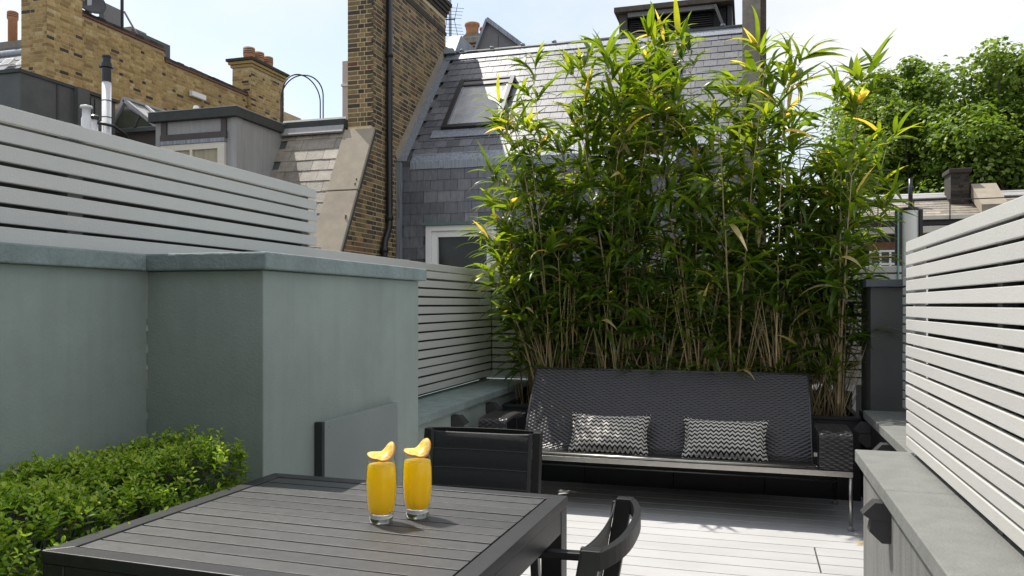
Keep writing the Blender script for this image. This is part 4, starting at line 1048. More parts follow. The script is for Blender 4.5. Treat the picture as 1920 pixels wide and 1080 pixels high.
# chimney on that roof
h0_, h1_ = atY(1779, 345, QY + 1.0), atY(1813, 345, QY + 1.0); hz = atY(1795, 318, QY + 1.0).z
qc = MB().box(h0_.x, h1_.x, QY + 0.8, QY + 1.5, zE, hz - 0.12).build('chimney', M['soot_brick'], qh)
brick_field(qh, (h0_.x, QY + 0.8, 0), X_, (0, -1, 0), h1_.x - h0_.x, zE + 0.3, hz - 0.12, M['soot_brick'], single=40, seed=62)
MB().box(h0_.x - 0.05, h1_.x + 0.05, QY + 0.74, QY + 1.55, hz - 0.118, hz).build('cap', M['soot_brick'], qc, bevel=0.02)
h2 = atY(1856, 350, QY + 1.0)
MB().box(h1_.x + 0.003, h2.x, QY + 0.85, QY + 1.45, zE, atY(1830, 347, QY + 1.0).z).build('chimney_shoulder', M['soot_brick'], qc)
MB().hexa([(h1_.x + 0.05, QY - 0.15, zE + 0.02), (h1_.x + 0.62, QY - 0.15, zE + 0.02), (h1_.x + 0.62, QY + 0.84, zR - 0.15), (h1_.x + 0.05, QY + 0.84, zR - 0.15),
           (h1_.x + 0.05, QY - 0.15, zE + 0.27), (h1_.x + 0.62, QY - 0.15, zE + 0.27), (h1_.x + 0.62, QY + 0.84, zR + 0.22), (h1_.x + 0.05, QY + 0.84, zR + 0.22)]).build('parapet', M['concrete'], qc)
v0 = atY(1707, 340, QY + 0.7)
MB().tube([(v0.x, QY + 0.7, zE + 0.3), (v0.x, QY + 0.7, v0.z + 0.06)], 0.055, 10).build('vent_pipe', M['pipe_black'], qh, smooth=True)
# thin rail in front of the roof
rb = thing('roof_rail', 'thin black safety rail along the edge of the brown slate roof', 'railing')
rz = atY(1700, 376, QY - 0.3).z
MB().tube([(qx0 - 0.2, QY - 0.3, rz - 0.04), (qx0 + 7.5, QY - 0.3, rz + 0.02)], 0.014, 6).build('rail', M['wire'], rb)
for px in (1646, 1713, 1781):
    xx = atY(px, 400, QY - 0.3).x
    MB().tube([(xx, QY - 0.3, zE - 0.1), (xx, QY - 0.3, rz)], 0.014, 6).build('post', M['wire'], rb)

# ---- white casing with dark glass fin behind the pier ------------------------------------------
LY = 6.6
l0 = atY(1707, 420, LY); lzt = atY(1707, 394, LY).z
lt = thing('flue_casing', 'white rounded casing with dark side frames standing behind the pier and fence', 'casing')
b = MB(); n_ = 14; ring = []
for k in range(n_ + 1):
    a = math.pi * (1.12 + 0.76 * k / n_)
    ring.append((l0.x + 0.068 * math.cos(a), LY + 0.05 + 0.06 * math.sin(a)))
ring += [(l0.x + 0.055, LY + 0.10), (l0.x - 0.055, LY + 0.10)]
b.prism(ring, 'z', -0.06, lzt)
b.build('casing', M['white'], lt, smooth=False)
for sx_ in (-0.083, 0.063):
    MB().box(l0.x + sx_, l0.x + sx_ + 0.022, LY + 0.0, LY + 0.09, -0.06, lzt + 0.004).build('side_frame', M['frame_dark'], lt)
MB().prism([(p_[0] * 1.0, p_[1] - 0.008) for p_ in ring[:n_ + 1]] + [(l0.x + 0.09, LY + 0.1), (l0.x - 0.09, LY + 0.1)], 'z', lzt + 0.005, lzt + 0.02).build('top_cap', M['frame_dark'], lt)
gf = thing('glass_screen', 'narrow upright dark glass screen next to the white rounded casing', 'screen')
g0 = atY(1684, 410, 6.3)
MB().box(g0.x - 0.022, g0.x + 0.026, 6.30, 6.312, -0.06, atY(1684, 396, 6.3).z).build('pane', M['frame_dark'], gf)
MB().box(g0.x - 0.006, g0.x + 0.004, 6.285, 6.298, -0.06, atY(1684, 396, 6.3).z).build('edge', surf('green_glass_edge', (0.12, 0.28, 0.26), 0.1, spec=0.8), gf)
struct(MB().box(1.10, 3.2, 3.0, 7.5, GZ, -0.061).build('neighbour_terrace', M['unseen_wall']))
struct(MB().box(-2.3, 1.099, 6.4505, 7.5, GZ, -0.061).build('rear_terrace', M['unseen_wall']))

# ------------------------------------------------------------------ slatted dining table
TZ = 0.74
TW, TD = 0.955, 0.84
tb = thing('dining_table', 'charcoal slatted metal dining table with two juice glasses on it', 'table', None, (-0.974, 1.762, 0), math.radians(-2.0))
fw_ = 0.046
hw, hd = TW / 2, TD / 2
def corner_poly(b, pts, z0, z1): b.prism(pts, 'z', z0, z1)
top = [((-hw, -hd), (hw, -hd), (hw - fw_, -hd + fw_), (-hw + fw_, -hd + fw_)), ((hw, -hd), (hw, hd), (hw - fw_, hd - fw_), (hw - fw_, -hd + fw_)),
       ((hw, hd), (-hw, hd), (-hw + fw_, hd - fw_), (hw - fw_, hd - fw_)), ((-hw, hd), (-hw, -hd), (-hw + fw_, -hd + fw_), (-hw + fw_, hd - fw_))]
for pts in top:
    cxm = sum(p[0] for p in pts) / 4; cym = sum(p[1] for p in pts) / 4
    pts = [(p[0] + (cxm - p[0]) * 0.0006, p[1] + (cym - p[1]) * 0.0006) for p in pts]
    MB().prism(pts, 'z', TZ - 0.027, TZ).build('top_frame', M['table_frame'], tb, bevel=0.002)
ns_ = 12
gap = 0.006
pitch = (TD - 2 * fw_ - gap) / ns_
sm = MB().box(-hw + fw_ + gap, hw - fw_ - gap, 0, pitch - gap, TZ - 0.024, TZ - 0.0015).mesh('slat', M['table'])
for k in range(ns_):
    link('slat', sm, tb, (0, -hd + fw_ + gap + k * pitch, R.uniform(-0.0006, 0.0006)), bevel=0.0008)
MB().box(-hw + 0.02, hw - 0.02, -hd + 0.02, hd - 0.02, TZ - 0.036, TZ - 0.0285).build('under_tray', M['dark'], tb)
ah = 0.062
for (x0, x1, y0, y1) in ((-hw + 0.062, hw - 0.062, -hd + 0.003, -hd + 0.025), (-hw + 0.062, hw - 0.062, hd - 0.025, hd - 0.003), (-hw + 0.003, -hw + 0.025, -hd + 0.062, hd - 0.062), (hw - 0.025, hw - 0.003, -hd + 0.062, hd - 0.062)):
    MB().box(x0, x1, y0, y1, TZ - 0.027 - ah, TZ - 0.0285).build('apron', M['table_frame'], tb, bevel=0.002)
for sx_ in (-1, 1):
    for sy_ in (-1, 1):
        xa, xb = sorted((sx_ * (hw - 0.002), sx_ * (hw - 0.060))); ya, yb = sorted((sy_ * (hd - 0.002), sy_ * (hd - 0.060)))
        MB().box(xa, xb, ya, yb, 0.0, TZ - 0.0285).build('leg', M['table_frame'], tb, bevel=0.002)

# ------------------------------------------------------------------ sling chairs
def make_chair(label, arms):
    t = thing('sling_chair', label, 'chair', 'black sling dining chairs')
    pw = 0.2185
    def back(z): return 0.165 + (z - 0.42) * 0.175
    for s in (-1, 1):
        b = MB()
        for z0, z1, y0, y1 in ((0.0, 0.42, 0.245, 0.165), (0.42, 0.79, 0.165, back(0.79))):
            x0, x1 = s * pw - 0.0155, s * pw + 0.0155
            b.hexa([(x0, y0 - 0.02, z0), (x1, y0 - 0.02, z0), (x1, y0 + 0.02, z0), (x0, y0 + 0.02, z0), (x0, y1 - 0.02, z1), (x1, y1 - 0.02, z1), (x1, y1 + 0.02, z1), (x0, y1 + 0.02, z1)])
        b.build('rear_leg', M['black_metal'], t, bevel=0.003)
        MB().hexa([(s * 0.217 - 0.0145, -0.25, 0), (s * 0.217 + 0.0145, -0.25, 0), (s * 0.217 + 0.0145, -0.21, 0), (s * 0.217 - 0.0145, -0.21, 0),
                   (s * 0.217 - 0.0145, -0.235, 0.615 if arms else 0.425), (s * 0.217 + 0.0145, -0.235, 0.615 if arms else 0.425), (s * 0.217 + 0.0145, -0.195, 0.615 if arms else 0.425), (s * 0.217 - 0.0145, -0.195, 0.615 if arms else 0.425)]).build('front_leg', M['black_metal'], t, bevel=0.003)
        if arms: MB().hexa([(s * 0.216 - 0.017, -0.25, 0.616), (s * 0.216 + 0.017, -0.25, 0.616), (s * 0.216 + 0.015, 0.19, 0.628), (s * 0.216 - 0.015, 0.19, 0.628),
                   (s * 0.216 - 0.017, -0.25, 0.636), (s * 0.216 + 0.017, -0.25, 0.636), (s * 0.216 + 0.015, 0.19, 0.648), (s * 0.216 - 0.015, 0.19, 0.648)]).build('armrest', M['black_metal'], t, bevel=0.004)
        MB().box(s * 0.2045 - 0.011, s * 0.2045 + 0.011, -0.225, 0.15, 0.40, 0.43).build('seat_rail', M['black_metal'], t, bevel=0.002)
    MB().box(-0.19, 0.19, -0.225, -0.203, 0.402, 0.428).build('seat_rail', M['black_metal'], t, bevel=0.002)
    # bowed rear rail
    b = MB(); N = 16; yb = back(0.765)
    for i in range(N):
        q = []
        for kk in (i, i + 1):
            f = kk / N * 2 - 1
            xx = f * 0.233; yy = yb + 0.008 + 0.040 * (1 - abs(f) ** 2.6)
            q.append((xx, yy))
        (xa, ya), (xb, yb2) = q
        b.hexa([(xa, ya, 0.752), (xb, yb2, 0.752), (xb, yb2 + 0.015, 0.752), (xa, ya + 0.015, 0.752), (xa, ya - 0.001, 0.788), (xb, yb2 - 0.001, 0.788), (xb, yb2 + 0.015, 0.788), (xa, ya + 0.015, 0.788)])
    b.build('back_rail', M['black_metal'], t)
    # back sling
    b = MB(); zs_ = []
    z = 0.44; nseg = 5; ph = (0.785 - 0.44) / nseg
    rows = []
    for s in range(nseg):
        for kk in range(5):
            f = kk / 5
            rows.append((0.44 + (s + f) * ph, 0.0035 * math.sin(math.pi * f)))
    rows.append((0.785, 0))
    NX = 18
    o = []
    for z, puff in rows:
        row = []
        for i in range(NX + 1):
            f = i / NX * 2 - 1
            sag = 0.012 * (1 - f * f)
            zz = z - (0.006 * (1 - f ** 4) if z > 0.78 else 0)
            b.v.append((f * 0.2025, back(z) - 0.021 + sag - puff, zz)); b.t.append(0.5); row.append(len(b.v) - 1)
        o.append(row)
    for r in range(len(o) - 1):
        for i in range(NX):
            b.f.append((o[r][i], o[r][i + 1], o[r + 1][i + 1], o[r + 1][i]))
    bo = b.build('back_sling', M['sling'], t, smooth=True)
    md = bo.modifiers.new('thickness', 'SOLIDIFY'); md.thickness = 0.003; md.offset = 0
    for s in range(1, nseg + 1):
        z = 0.44 + s * ph - (0.004 if s == nseg else 0)
        pts = []
        for i in range(NX + 1):
            f = i / NX * 2 - 1
            pts.append((f * 0.2025, back(z) - 0.0225 + 0.012 * (1 - f * f), z - (0.006 * (1 - f ** 4) if s == nseg else 0)))
        MB().tube(pts, 0.0022, 6).build('seam', M['seam'], t)
    for s in (-1, 1):
        MB().hexa([(s * 0.196 - 0.007, back(0.44) - 0.026, 0.44), (s * 0.196 + 0.007, back(0.44) - 0.026, 0.44), (s * 0.196 + 0.007, back(0.44) - 0.0205, 0.44), (s * 0.196 - 0.007, back(0.44) - 0.0205, 0.44),
                   (s * 0.196 - 0.007, back(0.785) - 0.026, 0.785), (s * 0.196 + 0.007, back(0.785) - 0.026, 0.785), (s * 0.196 + 0.007, back(0.785) - 0.0205, 0.785), (s * 0.196 - 0.007, back(0.785) - 0.0205, 0.785)]).build('sling_hem', M['seam'], t)
    b = MB(); o = []
    for j in range(9):
        g_ = j / 8; row = []
        for i in range(11):
            f = i / 10 * 2 - 1
            b.v.append((f * 0.193, -0.20 + 0.36 * g_, 0.424 - 0.02 * (1 - f * f) - 0.008 * math.sin(math.pi * g_))); b.t.append(0.5); row.append(len(b.v) - 1)
        o.append(row)
    for r in range(8):
        for i in range(10): b.f.append((o[r][i], o[r][i + 1], o[r + 1][i + 1], o[r + 1][i]))
    so = b.build('seat_sling', M['sling'], t, smooth=True)
    md = so.modifiers.new('thickness', 'SOLIDIFY'); md.thickness = 0.003; md.offset = 0
    return t
c1 = make_chair('black sling chair between the table and the wicker bench, its stitched back facing the table', False)
c1.location = (-0.978, 2.68, 0); c1.rotation_euler = (0, 0, math.radians(1.0))
c2 = make_chair('black sling armchair tucked under the table end, bowed back rail turned to the white decking', True)
c2.location = (-0.525, 1.765, 0); c2.rotation_euler = (0, 0, math.radians(-90))

# ------------------------------------------------------------------ juice glasses
def make_glass(loc, label, slice_rot, slice_seed):
    t = thing('juice_glass', label, 'glass', 'orange juice glasses on the table', loc)
    outer = [(0.0265, 0.0), (0.0285, 0.004), (0.0305, 0.02), (0.0345, 0.045), (0.0370, 0.075), (0.0376, 0.095), (0.0368, 0.118), (0.0348, 0.140), (0.0318, 0.166)]
    inner = [(r - 0.0016, z) for r, z in outer if z >= 0.02]
    MB().lathe([(0.0300, 0.0185)] + outer[2:] + [(0.0314, 0.1668), (0.0306, 0.1668), (0.0304, 0.165)], 40).build('tumbler', M['glass'], t, smooth=True)
    MB().lathe([(0.0, 0.0006), (0.0255, 0.0006), (0.0282, 0.004), (0.0300, 0.0185), (0.0292, 0.0215), (0.024, 0.0235), (0.0, 0.0225)], 40).build('glass_base', M['glass_solid'], t, smooth=True)
    def rad(z):
        for (r0, z0), (r1, z1) in zip(outer[:-1], outer[1:]):
            if z0 <= z <= z1: return r0 + (r1 - r0) * (z - z0) / (z1 - z0)
        return outer[-1][0]
    prof = [(0.0, 0.0245), (rad(0.03) - 0.006, 0.0248), (rad(0.03) - 0.0022, 0.028)]
    for k in range(12):
        z = 0.03 + k * (0.140 - 0.03) / 11
        prof.append((rad(z) - 0.0018, z))
    prof += [(rad(0.140) - 0.003, 0.1415), (rad(0.14) - 0.008, 0.1418), (0.0, 0.1412)]
    MB().lathe(prof, 40).build('juice', M['juice'], t, smooth=True)
    # twisted orange slice on the rim
    b = MB(); NR, NA = 7, 36; RS = 0.0340
    def place(x, y, zz):
        f = (x / RS + 1) / 2
        ang = math.radians(6 + 56 * max(0, min(1, (f - 0.42) / 0.5)) ** 1.2)
        zc = 0.1640 + 0.003 * (1 - f) + 0.015 * max(0, f - 0.55) / 0.45 - 0.004 * math.sin(math.pi * min(1, f * 1.5))
        return Vector((x, y * math.cos(ang) * 0.92 - zz * math.sin(ang), zc + y * math.sin(ang) + zz * math.cos(ang)))
    rings = []
    for side in (1, -1):
        rs_ = []
        for i in range(NR + 1):
            r = RS * i / NR; tin = [0.0, 0.15, 0.3, 0.4, 0.5, 0.55, 0.72, 1.0][i]
            ring_ = []
            for k in range(NA):
                a = 2 * math.pi * k / NA
                tn = 0.7 if (i in (1, 2, 3, 4, 5) and k % 4 == 0) else tin
                b.v.append(tuple(place(r * math.cos(a), r * math.sin(a), side * 0.0024 * (1 if i < NR else 0.8)))); b.t.append(tn); ring_.append(len(b.v) - 1)
            rs_.append(ring_)
        for i in range(NR):
            for k in range(NA): b.f.append((rs_[i][k], rs_[i][(k + 1) % NA], rs_[i + 1][(k + 1) % NA], rs_[i + 1][k]))
        rings.append(rs_[-1])
    for k in range(NA): b.f.append((rings[0][k], rings[0][(k + 1) % NA], rings[1][(k + 1) % NA], rings[1][k]))
    so = b.build('orange_slice', M['orange'], t, smooth=True)
    so.rotation_euler = (0, 0, YAW + slice_rot)
    return t
make_glass((-0.860, 1.773, TZ), 'glass of orange juice nearer the hedge, steeply curled orange slice on its rim', 0.0, 1)
make_glass((-0.795, 1.843, TZ), 'glass of orange juice with flatter orange twist, standing before the sling chair back', 0.12, 2)

# ------------------------------------------------------------------ wicker bench
bn = thing('wicker_bench', 'long dark wicker bench with steel frame in front of the bamboo', 'bench')
BXL, BXR = -1.66, 0.56
SXL, SXR = -1.468, 0.372
prof = [(4.832, 0.350), (4.90, 0.340), (5.02, 0.322), (5.10, 0.312), (5.16, 0.315), (5.205, 0.340), (5.24, 0.385), (5.32, 0.493), (5.45, 0.660), (5.572, 0.815)]
def polyline(pts, n):
    pts = [Vector((0, p[0], p[1])) for p in pts]
    d = [0]
    for a, b_ in zip(pts[:-1], pts[1:]): d.append(d[-1] + (b_ - a).length)
    def at(s):
        s = max(0, min(d[-1] - 1e-6, s))
        for i in range(len(d) - 1):
            if d[i] <= s <= d[i + 1]:
                f = (s - d[i]) / (d[i + 1] - d[i]); p = pts[i].lerp(pts[i + 1], f)
                tdir = (pts[i + 1] - pts[i]).normalized(); return p, Vector((0, -tdir.z, tdir.y))
    return at, d[-1]
def weave(name, parent, pts, x0, x1, mat, cell=0.0228, row=0.0134, amp=0.0028, mirror=1):
    at, Ln = polyline(pts, 0)
    nr = int(Ln / row); ncell = int((x1 - x0) / cell); per = 4
    nx = ncell * per
    b = MB()
    for j in range(nr):
        o_ = []
        for fr in (0.04, 0.5, 0.96):
            p, nrm = at((j + fr) * row)
            line = []
            for i in range(nx + 1):
                x = x0 + (x1 - x0) * i / nx
                off = amp * math.cos(math.pi * i / per + (j % 2) * math.pi) - (0.0016 if fr != 0.5 else 0)
                q = p + nrm * off * mirror
                b.v.append((x, q.y, q.z)); b.t.append(0.5); line.append(len(b.v) - 1)
            o_.append(line)
        for r in range(2):
            for i in range(nx): b.f.append((o_[r][i], o_[r][i + 1], o_[r + 1][i + 1], o_[r + 1][i]))
    ob = b.build(name, mat, parent, smooth=True, fix=False)
    # solid core sheet behind the strands
    c = MB(); N = 24; ring = []
    for i in range(N + 1):
        p, nrm = at(Ln * i / N)
        ring.append((p - nrm * 0.006 * mirror, p - nrm * 0.020 * mirror))
    for i in range(N):
        a0, a1 = ring[i]; c0, c1 = ring[i + 1]
        c.hexa([(x0, a1.y, a1.z), (x1, a1.y, a1.z), (x1, c1.y, c1.z), (x0, c1.y, c1.z), (x0, a0.y, a0.z), (x1, a0.y, a0.z), (x1, c0.y, c0.z), (x0, c0.y, c0.z)])
    c.build('shell_core', M['wicker'], ob, fix=True)
    return ob
weave('woven_seat_back', bn, prof, SXL, SXR, M['wicker'])
# rolled top edge and side edges of the shell
MB().tube([(SXL, 5.574, 0.812), (SXR, 5.574, 0.812)], 0.010, 8).build('top_edge', M['wicker'], bn, smooth=True)
for xx in (SXL - 0.002, SXR + 0.002):
    MB().tube([(xx, p[0] + 0.004, p[1] - 0.004) for p in prof], 0.009, 8).build('side_edge', M['wicker'], bn, smooth=True)
arm = [(4.825, 0.338), (4.823, 0.42), (4.824, 0.520), (4.832, 0.537), (4.85, 0.546), (4.95, 0.552), (5.08, 0.553), (5.19, 0.548)]
for x0, x1, mat_top in ((BXL, SXL - 0.006, 'wicker'), (SXR + 0.012, BXR, 'wicker')):
    weave('armrest', bn, arm, x0, x1, M['wicker'] if x0 < -1 else M['wicker'])
    MB().bar(((x0 + x1) / 2, 5.10, 0.518), ((x0 + x1) / 2, 5.40, 0.505), 0.14, 0.02).build('arm_bracket', M['board_edge'], bn)
    MB().bar((x0 + 0.02 if x0 > -1 else x1 - 0.02, 5.10, 0.318), (x0 + 0.02 if x0 > -1 else x1 - 0.02, 5.10, 0.517), 0.02, 0.02, (0, 1, 0)).build('arm_post', M['black_metal'], bn)
MB().box(BXL, BXR, 4.814, 4.846, 0.304, 0.334).build('front_rail', M['steel'], bn, bevel=0.002)
MB().tube([(SXL + 0.02, 4.834, 0.3435), (SXR - 0.06, 4.834, 0.3435)], 0.009, 8).build('seat_edge', M['steel'], bn, smooth=True)
for xx in (BXL, BXR - 0.03):
    MB().box(xx, xx + 0.03, 4.848, 5.44, 0.300, 0.325).build('side_rail', M['steel'], bn, bevel=0.002)
MB().box(BXL, BXR, 5.442, 5.47, 0.300, 0.325).build('rear_rail', M['steel'], bn)
for xx in (BXL + 0.012, BXR - 0.012):
    lg = MB().tube([(xx, 4.829, 0.012), (xx, 4.829, 0.2995)], 0.0105, 10).build('leg', M['steel'], bn, smooth=True)
    MB().lathe([(0.0165, 0), (0.0165, 0.018), (0.012, 0.03)], 12, (xx, 4.829, 0.0)).build('foot', M['foot'], lg)
    lg = MB().tube([(xx - 0.02, 5.456, 0.012), (xx - 0.02, 5.456, 0.2995)], 0.0105, 10).build('leg', M['black_metal'], bn, smooth=True)
    MB().lathe([(0.0165, 0), (0.0165, 0.018), (0.012, 0.03)], 12, (xx - 0.02, 5.456, 0.0)).build('foot', M['foot'], lg)
MB().tube([(BXL + 0.0, 5.40, 0.16), (BXR - 0.02, 5.40, 0.16)], 0.006, 8).build('stretcher', M['steel'], bn, smooth=True)
for xx in (-1.1, -0.4, 0.2):
    MB().tube([(xx, 5.42, 0.30), (xx, 5.40, 0.16)], 0.006, 6).build('stretcher_bracket', M['black_metal'], bn)

# cushions
def cushion(loc, rx, rz, label):
    t = thing('cushion', label, 'cushion', 'zigzag cushions on the bench', loc)
    t.rotation_euler = (rx, 0, rz)
    W, H, T = 0.256, 0.146, 0.062
    b = MB(); NU, NV = 44, 26
    def pt(u, v, side):
        au, av = abs(u), abs(v)
        h = (max(0, 1 - au ** 3.2) * max(0, 1 - av ** 3.2)) ** 0.55
        kx = 1 - 0.085 * (1 - v * v) * (au ** 2); kz = 1 - 0.17 * (1 - u * u) * (av ** 2)
        wr = 0.006 * math.sin(9 * u + 4 * v) * math.sin(7 * v - 3 * u) * h
        return (u * W * kx, side * (T * h + wr), v * H * kz)
    for side in (-1, 1):
        idx = []
        for j in range(NV + 1):
            row = []
            for i in range(NU + 1):
                b.v.append(pt(i / NU * 2 - 1, j / NV * 2 - 1, side)); b.t.append(0.5); row.append(len(b.v) - 1)
            idx.append(row)
        for j in range(NV):
            for i in range(NU):
                q = (idx[j][i], idx[j][i + 1], idx[j + 1][i + 1], idx[j + 1][i])
                b.f.append(q if side < 0 else q[::-1])
    b.build('cover', M['zigzag'], t, smooth=True, fix=False)
    # gathered trim round the edge
    pts = []
    for k in range(200):
        s = k / 200 * 4
        e = int(s); f = (s - e) * 2 - 1
        u, v = ((f, -1), (1, f), (-f, 1), (-1, -f))[e]
        x, y, z = pt(u, v, 1)
        n = Vector((x, 0, z)).normalized() * 0.004
        wob = 0.004 * math.sin(k * 1.9)
        pts.append((x + n.x + 0.0 * wob, wob, z + n.z + 0.002 * math.sin(k * 2.3)))
    pts.append(pts[0])
    MB().tube(pts, [0.0062 + 0.0022 * math.sin(k * 1.4) for k in range(len(pts))], 6).build('edge_trim', M['zigzag'], t, smooth=True)
    return t
cushion((-0.875, 5.175, 0.425), math.radians(-36), math.radians(1.5), 'black and white zigzag cushion on the bench, nearer the sling chair')
cushion((-0.145, 5.175, 0.422), math.radians(-36), math.radians(-1.5), 'black and white zigzag cushion on the bench, nearer the pale stone coping')

# ------------------------------------------------------------------ leaves
def leaf_shape(length, width, droop, fold=0.25, seg=5, twist=0.0):
    """one lance-shaped leaf along +x, face up (+z), bending down by `droop` radians along its length."""
    vs_, fs = [], []
    x = z = 0.0; ang = 0.0
    for i in range(seg + 1):
        f = i / seg
        wd = width * (math.sin(math.pi * min(1, (f * 0.92 + 0.06)) ** 0.62)) * 0.5
        if i == seg: wd = width * 0.02
        dx, dz = math.cos(ang), -math.sin(ang)
        tw = twist * f
        c, s = math.cos(tw), math.sin(tw)
        vs_ += [(x, wd * c, z + wd * fold + wd * s), (x, 0, z), (x, -wd * c, z + wd * fold - wd * s)]
        x += dx * length / seg; z += dz * length / seg
        ang += droop / seg
    for i in range(seg):
        a = i * 3
        fs += [(a, a + 1, a + 4, a + 3), (a + 1, a + 2, a + 5, a + 4)]
    return vs_, fs
def frame_from(d, up=Vector((0, 0, 1)), roll=0.0):
    d = d.normalized()
    s = up.cross(d)
    s = s.normalized() if s.length > 1e-4 else Vector((0, 1, 0))
    n = d.cross(s)
    m3 = Matrix((d, s, n)).transposed()
    return m3 @ Matrix.Rotation(roll, 3, 'X')

# ------------------------------------------------------------------ bamboo
LV = []
for k in range(26):
    rk = random.Random(100 + k)
    ln = rk.uniform(0.15, 0.29); wd = rk.uniform(0.024, 0.040)
    LV.append((leaf_shape(ln, wd, rk.uniform(0.35, 1.5), 0.22, 6, rk.uniform(-0.5, 0.5)), ln))
leaf_mesh = {}
def bamboo_leaf_mesh(k, tint):
    q = round(tint * 12) / 12
    if (k, q) not in leaf_mesh:
        (v_, f_), _ = LV[k]
        leaf_mesh[(k, q)] = MB().add(v_, f_, q).mesh('leaf', M['bamboo_leaf'], smooth=True, fix=False)
    return leaf_mesh[(k, q)]
CLUMPS = [
    # x, top height, number of culms, spread, what sets it apart
    (-1.52, 2.18, 14, 0.11, 'short leafy bamboo plant hanging over the low blue-grey coping'),
    (-1.38, 2.98, 13, 0.08, 'tall bamboo plant rising in front of the roof window'),
    (-1.04, 2.85, 11, 0.13, 'bamboo plant behind the bench, above its cushion nearer the sling chair'),
    (-0.84, 3.26, 12, 0.13, 'tallest bamboo plant, its top reaching above the slate roof ridge'),
    (-0.48, 2.65, 10, 0.14, 'lower bamboo plant in front of the roof louvre'),
    (-0.18, 3.02, 11, 0.13, 'tall bamboo plant beside the roof louvre, behind the middle of the bench'),
    (0.10, 2.92, 11, 0.13, 'bamboo plant growing in front of the weathered stone pier'),
    (0.36, 2.50, 9, 0.12, 'lower bamboo plant between the stone pier and the trees'),
    (0.57, 2.72, 10, 0.09, 'bamboo plant beside the dark square pier, in front of the trees'),
]
rb_ = random.Random(77)
for cx0, ztop, nc, spread, lab in CLUMPS:
    t = thing('bamboo_plant', lab, 'bamboo', 'bamboo plants in the black planter', (cx0, 5.95, 0.49))
    org = Vector((cx0, 5.95, 0.49))
    leaves = []
    twigs = MB()
    def spray(base, d, n, wy, hfrac):
        d = d.normalized()
        ln = rb_.uniform(0.05, 0.20)
        tip = base + d * ln + Vector((0, 0, -0.01))
        twigs.tube([base - org, base.lerp(tip, 0.5) + Vector((0, 0, 0.008)) - org, tip - org], [0.0022, 0.0016, 0.001], 4, rb_.random(), False)
        for q in range(n):
            f = rb_.uniform(0.45, 1.0)
            p = base.lerp(tip, f)
            dd = (d + Vector((rb_.gauss(0, 0.62), rb_.gauss(0, 0.62), rb_.gauss(-0.04, 0.42)))).normalized()
            k = rb_.randrange(len(LV))
            tin = rb_.gauss(0.34 + 0.42 * max(0, hfrac - 0.45), 0.20)  # upper leaves tinted lighter, standing in for light at the top
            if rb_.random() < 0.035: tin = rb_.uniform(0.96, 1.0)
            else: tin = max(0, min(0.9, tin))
            leaves.append((p, dd, rb_.uniform(-0.7, 0.7), k, tin, rb_.uniform(0.75, 1.15)))
    nc += 2
    for c in range(nc):
        bx = min(0.62, max(-1.66, cx0 + rb_.gauss(0, spread))); by = rb_.uniform(5.68, 6.20)
        hgt = ztop if c == 0 else ztop - abs(rb_.gauss(0.15, 0.40)) - 0.05
        if c > nc * 0.6: hgt = rb_.uniform(1.5, max(1.7, ztop - 0.5))
        lean = Vector((rb_.gauss(0, 0.05), rb_.gauss(-0.02, 0.035), 0))
        if c == 0: lean = lean * 0.2
        if cx0 < -1.5: lean.x -= 0.085
        if cx0 > 0.5: lean.x += 0.015
        nn = max(8, int((hgt - 0.49) / 0.14))
        pts, rad = [], []
        r0 = rb_.choice((0.005, 0.0058, 0.0068, 0.008, 0.0105))
        for i in range(nn + 1):
            f = i / nn; z = 0.47 + (hgt - 0.47) * f
            bend = lean * (z - 0.5) + lean * 1.2 * f * f * (hgt - 0.5)
            zig = Vector((rb_.uniform(-1, 1), rb_.uniform(-1, 1), 0)) * 0.003
            pts.append(Vector((bx, by, z)) + bend + zig); rad.append(r0 * (1 - 0.72 * f))
        # nodes as slight swellings
        P, Q = [], []
        for i, p in enumerate(pts):
            if 0 < i < nn:
                dn = (pts[i + 1] - pts[i - 1]).normalized() * 0.004
                P += [p - dn, p, p + dn]; Q += [rad[i], rad[i] * 1.28, rad[i] * 0.98]
            else: P.append(p); Q.append(rad[i])
        MB().tube([p - org for p in P], Q, 6, min(1, max(0, rb_.gauss(0.5, 0.25)))).build('culm', M['culm'], t, smooth=True, fix=False)
        for i in range(1, nn + 1):
            f = i / nn; z = pts[i].z
            if z < 0.74: continue
            dens = 0.75 if z < 1.18 else (0.88 if z < 2.2 else 0.82)
            if rb_.random() > dens: continue
            nsp = 1 if z < 0.95 else 2
            if f > 0.93: nsp = 3
            for s in range(nsp):
                a = rb_.uniform(0, 2 * math.pi)
                d = Vector((math.cos(a), math.sin(a), rb_.uniform(0.2, 1.1) if f < 0.93 else rb_.uniform(0.8, 2.5)))
                spray(pts[i], d, rb_.randint(4, 7), 0, f)
        # thin dry side stems low down
        for q in range(4):
            a = rb_.uniform(0, 2 * math.pi); h_ = rb_.uniform(0.4, 1.1)
            b0 = Vector((bx + rb_.uniform(-.05, .05), by + rb_.uniform(-.04, .04), 0.48)); e = b0 + Vector((math.cos(a) * 0.24, math.sin(a) * 0.07 - 0.02, h_))
            twigs.tube([b0 - org, b0.lerp(e, 0.5) + Vector((0.01, 0, 0.02)) - org, e - org], [0.0028, 0.0024, 0.0012], 5, rb_.uniform(0.4, 1), False)
    tw = twigs.build('twigs', M['culm'], t, fix=False); stuff(tw)
    # keep foliage off the bench back and out of the fence
    good = []
    for L_ in leaves:
        p, dd, roll, k, tin, sc = L_
        e = p + dd * LV[k][1] * sc
        if e.y > 6.27: dd = Vector((dd.x, -abs(dd.y), dd.z)); L_ = (p, dd, roll, k, tin, sc)
        if (e.z < 0.86 and e.y < 5.60): continue
        good.append(L_)
    leaves = good
